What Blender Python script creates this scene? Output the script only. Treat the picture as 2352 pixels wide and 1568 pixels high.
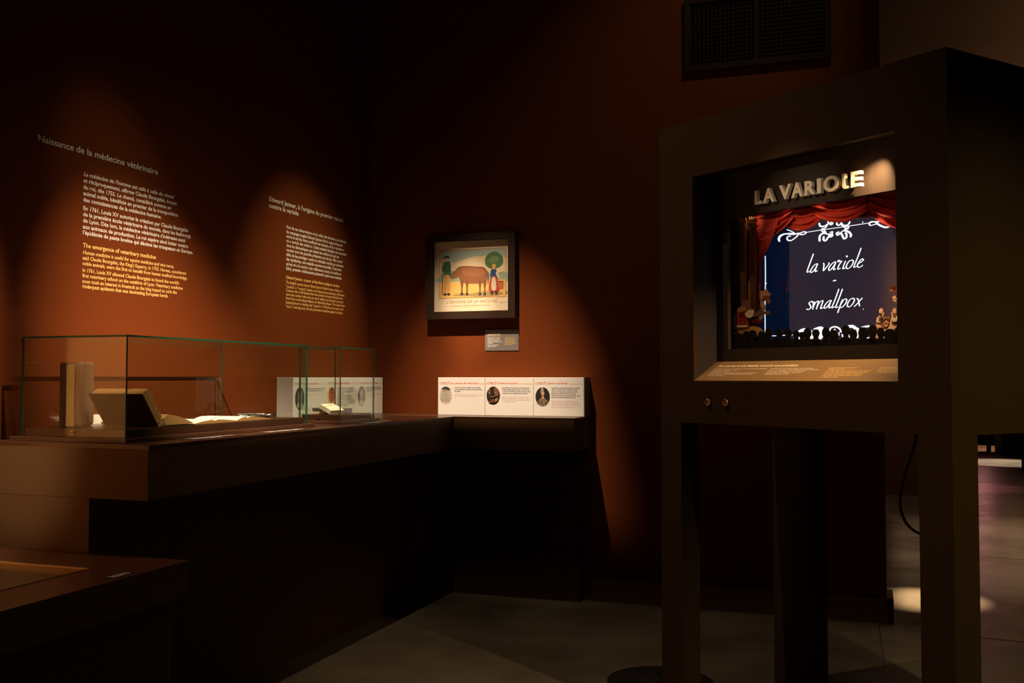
import bpy, bmesh, math, random
from mathutils import Vector, Matrix
random.seed(7)
for o in list(bpy.data.objects): bpy.data.objects.remove(o, do_unlink=True)
scn = bpy.context.scene
COL = scn.collection
PI = math.pi
# ------------------------------------------------------------------ camera
F = 2287.0; EYE = 1.15
YAW = math.atan2(818, 2289); PITCH = math.atan2(82, F)
cam_d = bpy.data.cameras.new('camera'); cam = bpy.data.objects.new('camera', cam_d); COL.objects.link(cam)
cam_d.sensor_width = 36; cam_d.lens = 36*F/2352; cam_d.clip_start = .02; cam_d.clip_end = 100
cam.location = (0, 0, EYE); cam.rotation_euler = (PI/2+PITCH, 0, YAW)
scn.camera = cam
RM = cam.rotation_euler.to_matrix()
def ray(u, v): return RM @ Vector(((u-1176)/F, -(v-784)/F, -1))
def on_x(u, v, X): d = ray(u, v); k = X/d.x; return Vector((X, d.y*k, EYE+d.z*k))
def on_y(u, v, Y): d = ray(u, v); k = Y/d.y; return Vector((d.x*k, Y, EYE+d.z*k))
def on_z(u, v, Z): d = ray(u, v); k = (Z-EYE)/d.z; return Vector((d.x*k, d.y*k, Z))
# ------------------------------------------------------------------ world, exposure, lights
w = bpy.data.worlds.new('world'); scn.world = w; w.use_nodes = True
w.node_tree.nodes['Background'].inputs[0].default_value = (1, .62, .38, 1)
w.node_tree.nodes['Background'].inputs[1].default_value = .0
vs = scn.view_settings; vs.view_transform = 'Standard'; vs.look = 'None'; vs.gamma = 1; vs.use_curve_mapping = False; vs.exposure = 0
def spot(name, loc, tgt, watts, angle, blend, col=(1, .76, .53), r=.03):
    l = bpy.data.lights.new(name, 'SPOT'); l.energy = watts; l.spot_size = math.radians(angle); l.spot_blend = blend
    l.color = col; l.shadow_soft_size = r
    o = bpy.data.objects.new(name, l); COL.objects.link(o); o.location = loc
    o.rotation_euler = (Vector(tgt)-Vector(loc)).to_track_quat('-Z', 'Y').to_euler(); return o
def area(name, loc, tgt, watts, sx, sy, col=(1, .76, .53)):
    l = bpy.data.lights.new(name, 'AREA'); l.energy = watts; l.shape = 'RECTANGLE'; l.size = sx; l.size_y = sy; l.color = col
    o = bpy.data.objects.new(name, l); COL.objects.link(o); o.location = loc
    o.rotation_euler = (Vector(tgt)-Vector(loc)).to_track_quat('-Z', 'Y').to_euler(); return o
CUTS = []     # unseen plates added to cut the spot beams, built further down: (lamp position, edge point, edge direction, blocked side)
spot('case_spot', (-.95, 2.0, 3.5), (-2.62, 3.33, .90), 1150, 28, 1.0, r=.004)
CUTS.append(((-.95, 2.0, 3.5), (-2.0, 3.0, 1.0), (0, 1, 0), (1, 0, 0), (-2.62, 3.33, .90), 'above the long glass case'))
spot('case_spot_end', (-1.0, 4.0, 3.6), (-2.62, 4.38, 1.15), 330, 33, 1.0, (1, .82, .50), r=.004)
spot('title_spot', (-1.0, 2.3, 3.6), (-2.66, 3.02, 1.78), 45, 18, 1.0, (1, .84, .62), r=.01)
spot('notebook_spot', (-1.2, 3.5, 3.8), (-2.27, 3.89, 1.0), 600, 7, .9, (1, .82, .58), r=.004)
CUTS.append(((-1.0, 4.0, 3.6), (-2.0, 4.0, 1.0), (0, 1, 0), (1, 0, 0), (-2.62, 4.38, 1.15), 'above the small glass case'))
spot('print_spot', (-1.88, 3.3, 4.0), (-1.90, 4.97, .80), 1000, 25, 1.0, r=.006)
spot('print_accent', (-1.88, 3.3, 4.0), (-2.035, 5.0, 1.53), 700, 7, 1.0, r=.006)
CUTS.append(((-1.88, 3.3, 4.0), (-1.7, 4.725, 1.0), (1, 0, 0), (0, -1, 0), (-1.90, 4.97, .80), 'above the framed print'))
spot('desk_end_spot', (-2.40, -.2, 2.4), (-2.52, 2.42, .91), 205, 11.5, 1.0, (1, .78, .48))
spot('partition_spot', (-1.3, 2.3, 3.4), (-2.61, 2.02, 1.22), 900, 26, 1.0)
spot('booth_letters_light', (*[c for c in (.9417*-1.2-.3365*.8, .3365*-1.2+.9417*.8)], 2.25), (-.20, 3.22, 1.67), 190, 7.5, 1.0)
spot('floor_spot', (-1.55, 2.7, 4.3), (-1.1, 3.5, 0), 100, 72, 1.0, (1, .74, .45), r=.006)
CUTS.append(((-1.55, 2.7, 4.3), (-1.0, 5.0, .02), (1, 0, 0), (0, 1, 0), (-1.1, 3.5, 0), 'over the open floor'))
spot('back_wall_wash', (.1, 3.7, 4.4), (-.85, 5.03, 2.6), 34, 46, 1.0, (1, .98, .6))
spot('booth_side_light', (1.9, .9, 4.3), (.75, 2.6, 1.4), 300, 26, 1.0, (1, .80, .36))
area('far_room_light', (1.2, 8.0, 4.4), (1.2, 8.0, 0), 22, 2, 2, (1, .66, .42))
area('room_glow', (1.2, -1.5, 3.6), (.2, 4.0, .8), 1.2, 2.5, 1.5, (1, .66, .38))
# next room
FP = (1.5, 6.6, 4.2)
spot('far_floor_spot', FP, (.27, 5.62, 0), 5200, 8.6, 1.0, (1, .74, .40), r=.006)
spot('far_floor_wide', FP, (.8, 7.3, 0), 420, 46, .9, (1, .74, .50), r=.006)
CUTS.append((FP, (.13, 6.0, 0), (.02, 1, 0), (-1, 0, 0), (.27, 5.62, 0), 'in the next room'))
spot('far_wall_light', (3.2, 9.0, 4.3), (1.9, 10.5, 4.0), 60, 110, 1.0, (1, .86, .45))
spot('far_tan_spot', (1.6, 8.2, 4.3), (1.1, 8.5, 0), 330, 20, 1.0, (1, .70, .42))
spot('far_pink_spot', (1.3, 12.2, 4.3), (.95, 11.5, 0), 500, 18, 1.0, (1, .30, .42))
spot('far_white_spot', (2.4, 14.8, 4.3), (1.80, 14.9, 0), 2300, 20, .5, (1, .84, .64))
spot('far_orange_spot', (2.2, 17.8, 4.3), (1.6, 17.8, 0), 1400, 24, .5, (1, .50, .26))
# ------------------------------------------------------------------ materials
def mat(name, col, rough=.6, metal=0., nscale=0, namt=.15, bump=0., spec=.5, emit=None, estr=0.):
    m = bpy.data.materials.new(name); m.use_nodes = True; nt = m.node_tree; b = nt.nodes['Principled BSDF']
    b.inputs['Base Color'].default_value = (*col, 1); b.inputs['Roughness'].default_value = rough
    b.inputs['Metallic'].default_value = metal; b.inputs['Specular IOR Level'].default_value = spec
    if nscale:
        tc = nt.nodes.new('ShaderNodeTexCoord'); n = nt.nodes.new('ShaderNodeTexNoise'); n.inputs['Scale'].default_value = nscale
        n.inputs['Detail'].default_value = 5; nt.links.new(tc.outputs['Object'], n.inputs['Vector'])
        r = nt.nodes.new('ShaderNodeMapRange'); r.inputs[3].default_value = 1-namt; r.inputs[4].default_value = 1+namt
        nt.links.new(n.outputs['Fac'], r.inputs[0])
        mx = nt.nodes.new('ShaderNodeVectorMath'); mx.operation = 'SCALE'; mx.inputs[0].default_value = col
        nt.links.new(r.outputs[0], mx.inputs['Scale']); nt.links.new(mx.outputs[0], b.inputs['Base Color'])
        if bump:
            bp = nt.nodes.new('ShaderNodeBump'); bp.inputs['Strength'].default_value = bump; bp.inputs['Distance'].default_value = .002
            nt.links.new(n.outputs['Fac'], bp.inputs['Height']); nt.links.new(bp.outputs[0], b.inputs['Normal'])
    if emit: b.inputs['Emission Color'].default_value = (*emit, 1); b.inputs['Emission Strength'].default_value = estr
    return m
def srgb(r, g, b): return tuple(((c/255)/12.92 if c <= 10 else ((c/255+.055)/1.055)**2.4) for c in (r, g, b))
def glass(name, tint, f0=.042):
    m = bpy.data.materials.new(name); m.use_nodes = True; nt = m.node_tree; nt.nodes.clear()
    out = nt.nodes.new('ShaderNodeOutputMaterial'); mx = nt.nodes.new('ShaderNodeMixShader')
    tr = nt.nodes.new('ShaderNodeBsdfTransparent'); tr.inputs[0].default_value = (*tint, 1)
    gl = nt.nodes.new('ShaderNodeBsdfGlossy'); gl.inputs['Roughness'].default_value = 0.0; gl.inputs[0].default_value = (1, 1, 1, 1)
    lw = nt.nodes.new('ShaderNodeLayerWeight'); lw.inputs[0].default_value = .5
    p = nt.nodes.new('ShaderNodeMath'); p.operation = 'POWER'; p.inputs[1].default_value = 5
    ma = nt.nodes.new('ShaderNodeMath'); ma.operation = 'MULTIPLY_ADD'; ma.inputs[1].default_value = 1-f0; ma.inputs[2].default_value = f0
    L = nt.links.new; L(lw.outputs['Facing'], p.inputs[0]); L(p.outputs[0], ma.inputs[0]); L(ma.outputs[0], mx.inputs[0])
    L(tr.outputs[0], mx.inputs[1]); L(gl.outputs[0], mx.inputs[2]); L(mx.outputs[0], out.inputs[0]); return m
def glass_edge():
    m = bpy.data.materials.new('glass_edge'); m.use_nodes = True; nt = m.node_tree; nt.nodes.clear()
    out = nt.nodes.new('ShaderNodeOutputMaterial'); mx = nt.nodes.new('ShaderNodeMixShader'); mx.inputs[0].default_value = .6
    tr = nt.nodes.new('ShaderNodeBsdfTransparent'); tr.inputs[0].default_value = (.03, .12, .065, 1)
    b = nt.nodes.new('ShaderNodeBsdfPrincipled'); b.inputs['Base Color'].default_value = (.02, .10, .05, 1); b.inputs['Roughness'].default_value = .15
    nt.links.new(tr.outputs[0], mx.inputs[1]); nt.links.new(b.outputs[0], mx.inputs[2]); nt.links.new(mx.outputs[0], out.inputs[0]); return m
def wood_mat(name, col, rough):
    m = mat(name, col, rough); nt = m.node_tree; b = nt.nodes['Principled BSDF']
    tc = nt.nodes.new('ShaderNodeTexCoord'); mp = nt.nodes.new('ShaderNodeMapping'); mp.inputs['Scale'].default_value = (60, 3, 60)
    n = nt.nodes.new('ShaderNodeTexNoise'); n.inputs['Scale'].default_value = 2; n.inputs['Detail'].default_value = 6
    r = nt.nodes.new('ShaderNodeMapRange'); r.inputs[3].default_value = .65; r.inputs[4].default_value = 1.35
    mx = nt.nodes.new('ShaderNodeVectorMath'); mx.operation = 'SCALE'; mx.inputs[0].default_value = col
    L = nt.links.new; L(tc.outputs['Object'], mp.inputs[0]); L(mp.outputs[0], n.inputs['Vector']); L(n.outputs['Fac'], r.inputs[0])
    L(r.outputs[0], mx.inputs['Scale']); L(mx.outputs[0], b.inputs['Base Color']); return m
def floor_mat():
    m = mat('polished_concrete', (.16, .13, .10), .28); nt = m.node_tree; b = nt.nodes['Principled BSDF']; L = nt.links.new
    tc = nt.nodes.new('ShaderNodeTexCoord')
    n = nt.nodes.new('ShaderNodeTexNoise'); n.inputs['Scale'].default_value = 1.6; n.inputs['Detail'].default_value = 8; n.inputs['Roughness'].default_value = .6
    cr = nt.nodes.new('ShaderNodeValToRGB'); cr.color_ramp.elements[0].position = .3; cr.color_ramp.elements[0].color = (.085, .065, .048, 1)
    cr.color_ramp.elements[1].position = .7; cr.color_ramp.elements[1].color = (.22, .18, .14, 1)
    L(tc.outputs['Object'], n.inputs['Vector']); L(n.outputs['Fac'], cr.inputs[0]); L(cr.outputs[0], b.inputs['Base Color'])
    n2 = nt.nodes.new('ShaderNodeTexNoise'); n2.inputs['Scale'].default_value = 7; n2.inputs['Detail'].default_value = 4
    mr = nt.nodes.new('ShaderNodeMapRange'); mr.inputs[3].default_value = .2; mr.inputs[4].default_value = .42
    L(tc.outputs['Object'], n2.inputs['Vector']); L(n2.outputs['Fac'], mr.inputs[0]); L(mr.outputs[0], b.inputs['Roughness'])
    bp = nt.nodes.new('ShaderNodeBump'); bp.inputs['Strength'].default_value = .15; bp.inputs['Distance'].default_value = .004
    L(n2.outputs['Fac'], bp.inputs['Height']); L(bp.outputs[0], b.inputs['Normal']); return m
M = dict(
    wall=mat('wall_paint', (.135, .0285, .0046), .8, nscale=40, namt=.05, bump=.12, spec=.10),
    far=mat('far_wall_paint', (.12, .045, .025), .7, nscale=30, namt=.05), dark=mat('dark_paint', (.02, .013, .01), .7),
    ceil=mat('black_ceiling', (.01, .008, .007), .9), base=mat('baseboard_paint', (.12, .035, .014), .5),
    floor=floor_mat(), desk=wood_mat('brown_lacquer', (.075, .030, .014), .3), deskface=mat('desk_laminate', (.125, .064, .027), .65, spec=.15, nscale=60, namt=.06),
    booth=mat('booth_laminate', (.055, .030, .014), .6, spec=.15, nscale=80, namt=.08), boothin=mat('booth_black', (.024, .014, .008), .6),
    shelfm=mat('bronze_shelf', (.20, .115, .045), .45, nscale=200, namt=.1),
    white=mat('white_board', (.82, .79, .75), .5, nscale=8, namt=.02), cream=mat('cream_lettering', (.80, .68, .52), .45),
    tw=mat('white_vinyl', (.80, .76, .70), .6), to=mat('ochre_vinyl', (.80, .50, .16), .6), red=mat('red_ink', (.75, .13, .06), .6),
    black=mat('black_ink', (.03, .025, .025), .7), pink=mat('rose_ink', (.50, .26, .2), .7), frame=mat('frame_bronze', (.024, .010, .0045), .6, spec=.2, nscale=120, namt=.1),
    plaque=mat('plaque_grey', (.17, .15, .14), .45), clear=glass('clear_glass', (.965, .985, .972)), edge=glass_edge(),
    pglass=glass('print_glass', (.98, .98, .98), .02), metal=mat('steel', (.6, .58, .54), .25, 1.0), gold=mat('brass_strip', (.62, .38, .14), .35, .6),
    paper=mat('paper', (.90, .86, .78), .8, nscale=60, namt=.04), pages=mat('aged_page_edges', (.46, .25, .075), .85, nscale=150, namt=.2),
    leather=mat('brown_leather', (.05, .016, .007), .7, spec=.15, nscale=90, namt=.3, bump=.4), vellum=mat('old_vellum', (.17, .08, .035), .6, nscale=50, namt=.2, bump=.3),
    darkleather=mat('dark_leather', (.025, .018, .011), .6, spec=.2, nscale=90, namt=.3), greencloth=mat('green_cloth', (.06, .07, .05), .7),
    vellumw=mat('white_vellum', (.80, .68, .50), .6, nscale=50, namt=.06),
    cable=mat('black_rubber', (.012, .012, .012), .5), vent=mat('vent_metal', (.03, .013, .007), .8, spec=.1), ventd=mat('vent_dark', (.006, .005, .004), .9),
    curtain=mat('red_velvet', (.50, .03, .012), .75, nscale=30, namt=.25), col=mat('stage_column', (.20, .065, .012), .7, nscale=60, namt=.25),
    colg=mat('column_capital', (.30, .14, .03), .6, nscale=60, namt=.3), skin=mat('pale_skin_print', (.72, .42, .25), .8, nscale=90, namt=.12),
    skind=mat('brown_skin_print', (.13, .06, .03), .8, nscale=90, namt=.3), vest=mat('red_vest_print', (.30, .02, .012), .8, nscale=70, namt=.3),
    sleeve=mat('cream_sleeve_print', (.62, .50, .36), .8, nscale=80, namt=.3), trous=mat('ochre_trousers_print', (.50, .24, .05), .8, nscale=70, namt=.25),
    wood=mat('console_print', (.10, .03, .018), .8), rock=mat('rose_hair_print', (.66, .34, .22), .8, nscale=120, namt=.4),
    orange=mat('orange_print', (.45, .12, .03), .8, nscale=80, namt=.2),
    film=mat('caption_film', (.045, .022, .012), .9, spec=.03),
    aud=mat('audience_board', (.008, .0055, .0035), .8, spec=.1), screen=None)
M['screen'] = mat('screen', (.004, .006, .012), .06, emit=(.03, .26, 1.0), estr=.016, spec=.5)
M['screen'].node_tree.nodes['Principled BSDF'].inputs['IOR'].default_value = 1.95
M['glow'] = mat('screen_white', (.1, .1, .1), .2, emit=(.90, .96, 1.0), estr=1.25)
# ------------------------------------------------------------------ helpers
def link(name, me, m=None, parent=None, mats=None):
    o = bpy.data.objects.new(name, me); COL.objects.link(o)
    for q in (mats or ([m] if m else [])): me.materials.append(q)
    if parent: o.parent = parent; o.matrix_parent_inverse = parent.matrix_world.inverted() if False else Matrix.Translation(-parent.location)
    return o
def tag(o, label=None, cat=None, group=None, kind=None):
    if label: o['label'] = label
    if cat: o['category'] = cat
    if group: o['group'] = group
    if kind: o['kind'] = kind
    return o
def thing(name, label, cat, loc=(0, 0, 0), group=None):
    o = bpy.data.objects.new(name, None); COL.objects.link(o); o.location = loc; o.empty_display_size = .05
    return tag(o, label, cat, group)
class B:
    """collects polygons in world space and links them as one mesh"""
    def __init__(s): s.v = []; s.f = []; s.mi = []; s.sm = []
    def poly(s, pts, mi=0, smooth=False):
        i = len(s.v); s.v += [tuple(p) for p in pts]; s.f.append(tuple(range(i, i+len(pts)))); s.mi.append(mi); s.sm.append(smooth)
    def mesh(s, vs_, fs, mi=0, smooth=False):
        i = len(s.v); s.v += [tuple(p) for p in vs_]
        for f in fs: s.f.append(tuple(i+k for k in f)); s.mi.append(mi); s.sm.append(smooth)
    def hexa(s, c, mi=0):   # c: 8 corners, bottom 4 then top 4 (ccw)
        s.mesh(c, [(3, 2, 1, 0), (4, 5, 6, 7), (0, 1, 5, 4), (1, 2, 6, 5), (2, 3, 7, 6), (3, 0, 4, 7)], mi)
    def box(s, a, b, mi=0):
        x0, x1 = sorted((a[0], b[0])); y0, y1 = sorted((a[1], b[1])); z0, z1 = sorted((a[2], b[2]))
        s.hexa([(x0, y0, z0), (x1, y0, z0), (x1, y1, z0), (x0, y1, z0), (x0, y0, z1), (x1, y0, z1), (x1, y1, z1), (x0, y1, z1)], mi)
    def prism(s, pts, off, mi=0):
        pts = [Vector(p) for p in pts]; off = Vector(off); n = len(pts); q = [p+off for p in pts]
        s.mesh(pts+q, [tuple(range(n)), tuple(range(2*n-1, n-1, -1))]+[(k, n+k, n+(k+1) % n, (k+1) % n) for k in range(n)], mi)
    def tube(s, pts, r, n=10, mi=0):
        pts = [Vector(p) for p in pts]; vs_ = []; fs = []
        for i, p in enumerate(pts):
            d = (pts[min(i+1, len(pts)-1)]-pts[max(i-1, 0)]).normalized(); a = d.orthogonal().normalized() if i == 0 else (a-d*a.dot(d)).normalized()
            c = d.cross(a); rr = r[i] if isinstance(r, (list, tuple)) else r
            for k in range(n): vs_.append(p+(a*math.cos(2*PI*k/n)+c*math.sin(2*PI*k/n))*rr)
            if i: fs += [((i-1)*n+k, (i-1)*n+(k+1) % n, i*n+(k+1) % n, i*n+k) for k in range(n)]
        fs += [tuple(range(n-1, -1, -1)), tuple((len(pts)-1)*n+k for k in range(n))]
        s.mesh(vs_, fs, mi, True)
    def build(s, name, m, parent=None, bevel=0, fix=True):
        mats = m if isinstance(m, list) else [m]
        me = bpy.data.meshes.new(name)
        c = Vector((0, 0, 0)); org = parent.location if parent else None
        if not parent:      # origin at the base centre
            xs = [p[0] for p in s.v]; ys = [p[1] for p in s.v]; zs = [p[2] for p in s.v]
            c = Vector(((min(xs)+max(xs))/2, (min(ys)+max(ys))/2, min(zs)))
        me.from_pydata([tuple(Vector(p)-c) for p in s.v], [], s.f)
        for p, k, q in zip(me.polygons, s.mi, s.sm): p.material_index = k; p.use_smooth = q
        if fix:
            bm = bmesh.new(); bm.from_mesh(me); bmesh.ops.recalc_face_normals(bm, faces=bm.faces); bm.to_mesh(me); bm.free()
        o = link(name, me, parent=parent, mats=mats)
        if parent: o.matrix_parent_inverse = Matrix.Identity(4); o.location = -wloc(parent)
        else: o.location = c
        if bevel:
            md = o.modifiers.new('bevel', 'BEVEL'); md.width = bevel; md.segments = 2; md.limit_method = 'ANGLE'
        return o
def wloc(o):
    l = Vector(o.location)
    while o.parent: o = o.parent; l += Vector(o.location)
    return l
def smooth_closed(pts, k=4):
    n = len(pts); out = []
    for i in range(n):
        p = [Vector((*pts[(i+j) % n][:2], 0)) for j in (-1, 0, 1, 2)]
        for t in range(k):
            t /= k; out.append(tuple((.5*((2*p[1])+(-p[0]+p[2])*t+(2*p[0]-5*p[1]+4*p[2]-p[3])*t*t+(-p[0]+3*p[1]-3*p[2]+p[3])*t**3))[:2]))
    return out
def smooth_open(pts, k=6):
    n = len(pts); out = []
    for i in range(n-1):
        p = [Vector((*pts[min(max(i+j, 0), n-1)][:2], 0)) for j in (-1, 0, 1, 2)]
        for t in range(k):
            t /= k; out.append(tuple((.5*((2*p[1])+(-p[0]+p[2])*t+(2*p[0]-5*p[1]+4*p[2]-p[3])*t*t+(-p[0]+3*p[1]-3*p[2]+p[3])*t**3))[:2]))
    return out+[tuple(pts[-1][:2])]
def ellipse(cx, cy, rx, ry, n=20, a0=0, a1=2*PI): return [(cx+rx*math.cos(a0+(a1-a0)*i/n), cy+ry*math.sin(a0+(a1-a0)*i/n)) for i in range(n)]
_tc = {}
def tmesh(body, res=2, shear=0., bold=0.):
    k = (body, res, shear, bold)
    if k not in _tc:
        cu = bpy.data.curves.new('t', 'FONT'); cu.body = body; cu.size = 1; cu.resolution_u = res; cu.shear = shear; cu.offset = bold
        o = bpy.data.objects.new('t', cu); COL.objects.link(o); bpy.context.view_layer.update()
        me = bpy.data.meshes.new_from_object(o.evaluated_get(bpy.context.evaluated_depsgraph_get()))
        vs_ = [(v.co.x, v.co.y) for v in me.vertices]; fs = [tuple(p.vertices) for p in me.polygons]
        bpy.data.objects.remove(o); bpy.data.curves.remove(cu); bpy.data.meshes.remove(me); _tc[k] = (vs_, fs)
    return _tc[k]
def textlines(b, lines, O, R, U, cap, width, gap, mi=0, res=2, shear=0., bold=0.02):
    """lines of lettering on a plane: O left baseline of first line, R/U unit vectors, cap height, width of longest line, gap list of drops"""
    R = Vector(R); U = Vector(U); N = R.cross(U)
    ms = [tmesh(l, res, (shear[i] if isinstance(shear, list) else shear), bold) for i, l in enumerate(lines)]
    wmax = max((max(v[0] for v in m[0]) if m[0] else .01) for m in ms); sx = width/wmax; sy = cap/.70
    for i, m in enumerate(ms):
        if m[0]: b.mesh([O+R*(v[0]*sx)+U*(v[1]*sy-gap[i]) for v in m[0]], m[1], mi)
def pxtext(b, lines, plane, R, U, uL, vs_, uR, cap_px, mi=0, off=.0006, **kw):
    """lettering located by its measured place on a real plane"""
    O = plane(uL, vs_[0]); E = plane(uR, vs_[0]); N = Vector(R).cross(Vector(U))
    dep = (O-Vector((0, 0, EYE))).length
    width = abs((E-O).dot(Vector(R))); cap = (plane(uL, vs_[0]-cap_px)-O).length
    gaps = [abs((plane(uL, v)-O).dot(Vector(U))) for v in vs_]
    textlines(b, lines, O+N*off, R, U, cap, width, gaps, mi, **kw)
def struct(b, name, m, **kw): return tag(b.build(name, m, **kw), kind='structure')
# ------------------------------------------------------------------ structure
LX, BY, XE = -2.66, 5.03, .07       # left wall, back wall, right end of the back wall
YF = 10.5; ZC = 5.3
b = B(); b.box((-3.2, -4, -.1), (12, 24, 0)); struct(b, 'floor', M['floor'])
b = B(); b.box((-3.2, -4, ZC), (12, 24, ZC+.1)); struct(b, 'ceiling', M['ceil'])
b = B(); b.box((LX-.15, -4, 0), (LX, BY+.2, ZC)); struct(b, 'wall_left', M['wall'])
b = B(); b.box((LX, BY, 0), (XE, BY+.2, ZC)); struct(b, 'wall_back', M['wall'])
b = B(); b.box((LX-.15, -4.15, 0), (12, -4, ZC)); struct(b, 'wall_rear', M['dark'])
b = B(); b.box((12, -4.15, 0), (12.15, 24, ZC)); struct(b, 'wall_right', M['dark'])
b = B(); b.box((LX-.15, BY+.2, 0), (LX, YF, ZC)); struct(b, 'wall_beyond', M['dark'])
fx = on_y(2215, 900, YF).x
b = B(); b.box((LX, YF, 0), (fx, YF+.2, ZC)); b.box((fx, YF, 2.7), (12, YF+.2, ZC)); struct(b, 'wall_far', M['far'])
b = B(); b.box((LX, 24, 0), (12, 24.15, ZC)); struct(b, 'wall_end', M['dark'])
b = B(); b.box((-1.36, BY-.018, 0), (XE+.03, BY, .116)); b.box((XE, BY-.018, 0), (XE+.03, BY+.2, .116)); struct(b, 'baseboard_back', M['base'], bevel=.002)
b = B(); b.box((LX, YF-.02, 0), (fx, YF, .14)); struct(b, 'baseboard_far', M['base'])
# saw-cut joints in the concrete (recessed dark strips laid flush in the slab)
b = B()
p1 = on_z(2020, 1445, 0); p2 = on_z(2037, 1568, 0); d = (p2-p1).normalized(); n = Vector((-d.y, d.x, 0))*.0025
b.prism([p1-d*.3-n, p2+d*1.5-n, p2+d*1.5+n, p1-d*.3+n], (0, 0, .0008))
for (ua, va, ub, vb) in ((2244, 1463, 2352, 1474), (2244, 1278, 2352, 1285)):
    p1 = on_z(ua, va, 0); p2 = on_z(ub, vb, 0); d = (p2-p1).normalized(); n = Vector((-d.y, d.x, 0))*.003
    b.prism([p1-d*.3-n, p2+d*1.5-n, p2+d*1.5+n, p1-d*.3+n], (0, 0, .0008))
struct(b, 'trim_1', M['dark'])
# pale pilaster on the left wall beside the lower desk (it is what the case's end pane mirrors)
b = B(); b.box((LX+.002, 1.35, .622), (LX+.05, 2.25, 3.0)); tag(b.build('exhibit_board', mat('board_tan', (.66, .30, .09), .6), bevel=.003), 'tall pale exhibit board against the left wall above the low desk', 'board')
# ------------------------------------------------------------------ main L-shaped desk
DZ = .948; DT = .164; DX = -2.006; DY0 = 2.42; WX = -1.366; WY = 4.73
t = thing('display_desk', 'long brown L-shaped display desk running along the walls into the corner', 'desk', ((LX+DX)/2, 3.6, 0))
b = B(); b.prism([(LX+.002, DY0, DZ-.012), (DX, DY0, DZ-.012), (DX, WY, DZ-.012), (WX, WY, DZ-.012), (WX, BY-.002, DZ-.012), (LX+.002, BY-.002, DZ-.012)], (0, 0, .012)); b.build('worktop', M['desk'], t)
b = B(); b.prism([(LX+.002, DY0, DZ-DT), (DX, DY0, DZ-DT), (DX, WY, DZ-DT), (WX, WY, DZ-DT), (WX, BY-.002, DZ-DT), (LX+.002, BY-.002, DZ-DT)], (0, 0, DT-.012)); b.build('fascia', M['deskface'], t, bevel=.0015)
b = B(); b.box((LX+.002, DY0+.002, 0), (-2.225, BY-.002, DZ-DT)); b.build('plinth', M['deskface'], t)
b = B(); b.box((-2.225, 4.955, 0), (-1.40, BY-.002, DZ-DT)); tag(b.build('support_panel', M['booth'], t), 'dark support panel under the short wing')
# ------------------------------------------------------------------ low desk with glazed well
LZ = .62; LXF = -1.857; WELLX = on_z(208, 1306, LZ)
t = thing('low_display_desk', 'low dark brown desk with glazed well below the main desk end', 'desk', (-2.2, 1.4, 0))
wx, wy = WELLX.x, WELLX.y; y0 = .2
yw0 = y0+.2; xw0 = LX+.1
b = B(); b.box((LX+.002, y0, 0), (LXF-.06, DY0, LZ-.10)); b.build('plinth', M['deskface'], t)
b = B()
for a, c in (((LX+.002, y0), (LXF, yw0)), ((LX+.002, wy), (LXF, DY0)), ((LX+.002, yw0), (xw0, wy)), ((wx, yw0), (LXF, wy))): b.box((*a, LZ-.10), (*c, LZ))
b.build('worktop', M['desk'], t)
b = B(); b.box((xw0, yw0, LZ-.006), (wx, wy, LZ+.0005)); b.build('glass_panel', M['clear'], t)
b = B(); b.box((xw0, wy-.012, LZ-.02), (wx, wy, LZ+.002)); tag(b.build('trim_strip', M['gold'], t), 'brass strip along the far side of the well')
b = B(); b.box((wx-.0035, yw0, LZ-.02), (wx, wy-.012, LZ+.0012)); b.build('edge_strip', M['edge'], t)
# caption strip on low desk
def caption(name, label, c1, c2, lines, z, group, m=M['tw'], dim=.02, card='film'):
    """small lettered label lying on a desk: c1 near end, c2 far end along the front edge"""
    t = thing(name, label, 'label', (c1[0], (c1[1]+c2[1])/2, z), group)
    x = c1[0]; ya, yb = sorted((c1[1], c2[1]))
    b = B(); b.box((x-dim, ya-.01, z), (x+.012, yb+.01, z+.0012)); b.build('card', M[card], t)
    b = B(); h = (dim+.004)/len(lines)
    for i, l in enumerate(lines):
        textlines(b, [l], Vector((x-dim+.004+h*(i+.6), ya, z+.0016)), (0, 1, 0), (-1, 0, 0), h*.72, (yb-ya)*(1 if i < 2 else .55+.3*random.random()), [0], bold=.03)
    b.build('lettering', m, t)
p = on_z(256, 1327, LZ); q = on_z(300, 1316, LZ)
caption('caption_label', 'small caption label near the edge of the low dark desk', (p.x+.002, p.y), (p.x, q.y), ['Trousse de vétérinaire', 'Veterinary case'], LZ, 'object captions', card='film')
CL = [((446, 553, 1000.5), 'caption label on main desk edge in front of the open books', ["Ouvrage d'anatomie du cheval, ouvert", "Treatise on the anatomy of the horse", "Reliure en cuir brun, papier vergé", "Lyon, fin du XVIIIe siècle"]),
      ((618, 708, 986.5), 'caption label on main desk edge before the end of the long glass case', ["Trousse de lancettes à vacciner", "Set of vaccination lancets", "Acier, corne et cuir"]),
      ((842, 908, 966.5), 'caption label on main desk edge just right of the small glass case', ["Carnets d'inoculation reliés", "Bound inoculation notebooks", "Lyon, XVIIIe siècle"])]
for (ua, ub, v), lab, ls in CL:
    p = on_x(ua, v, -2.055); q = on_x(ub, v, -2.055)
    caption('caption_label', lab, (-2.055, p.y), (-2.055, q.y), ls, DZ, 'object captions', dim=.045)
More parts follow.
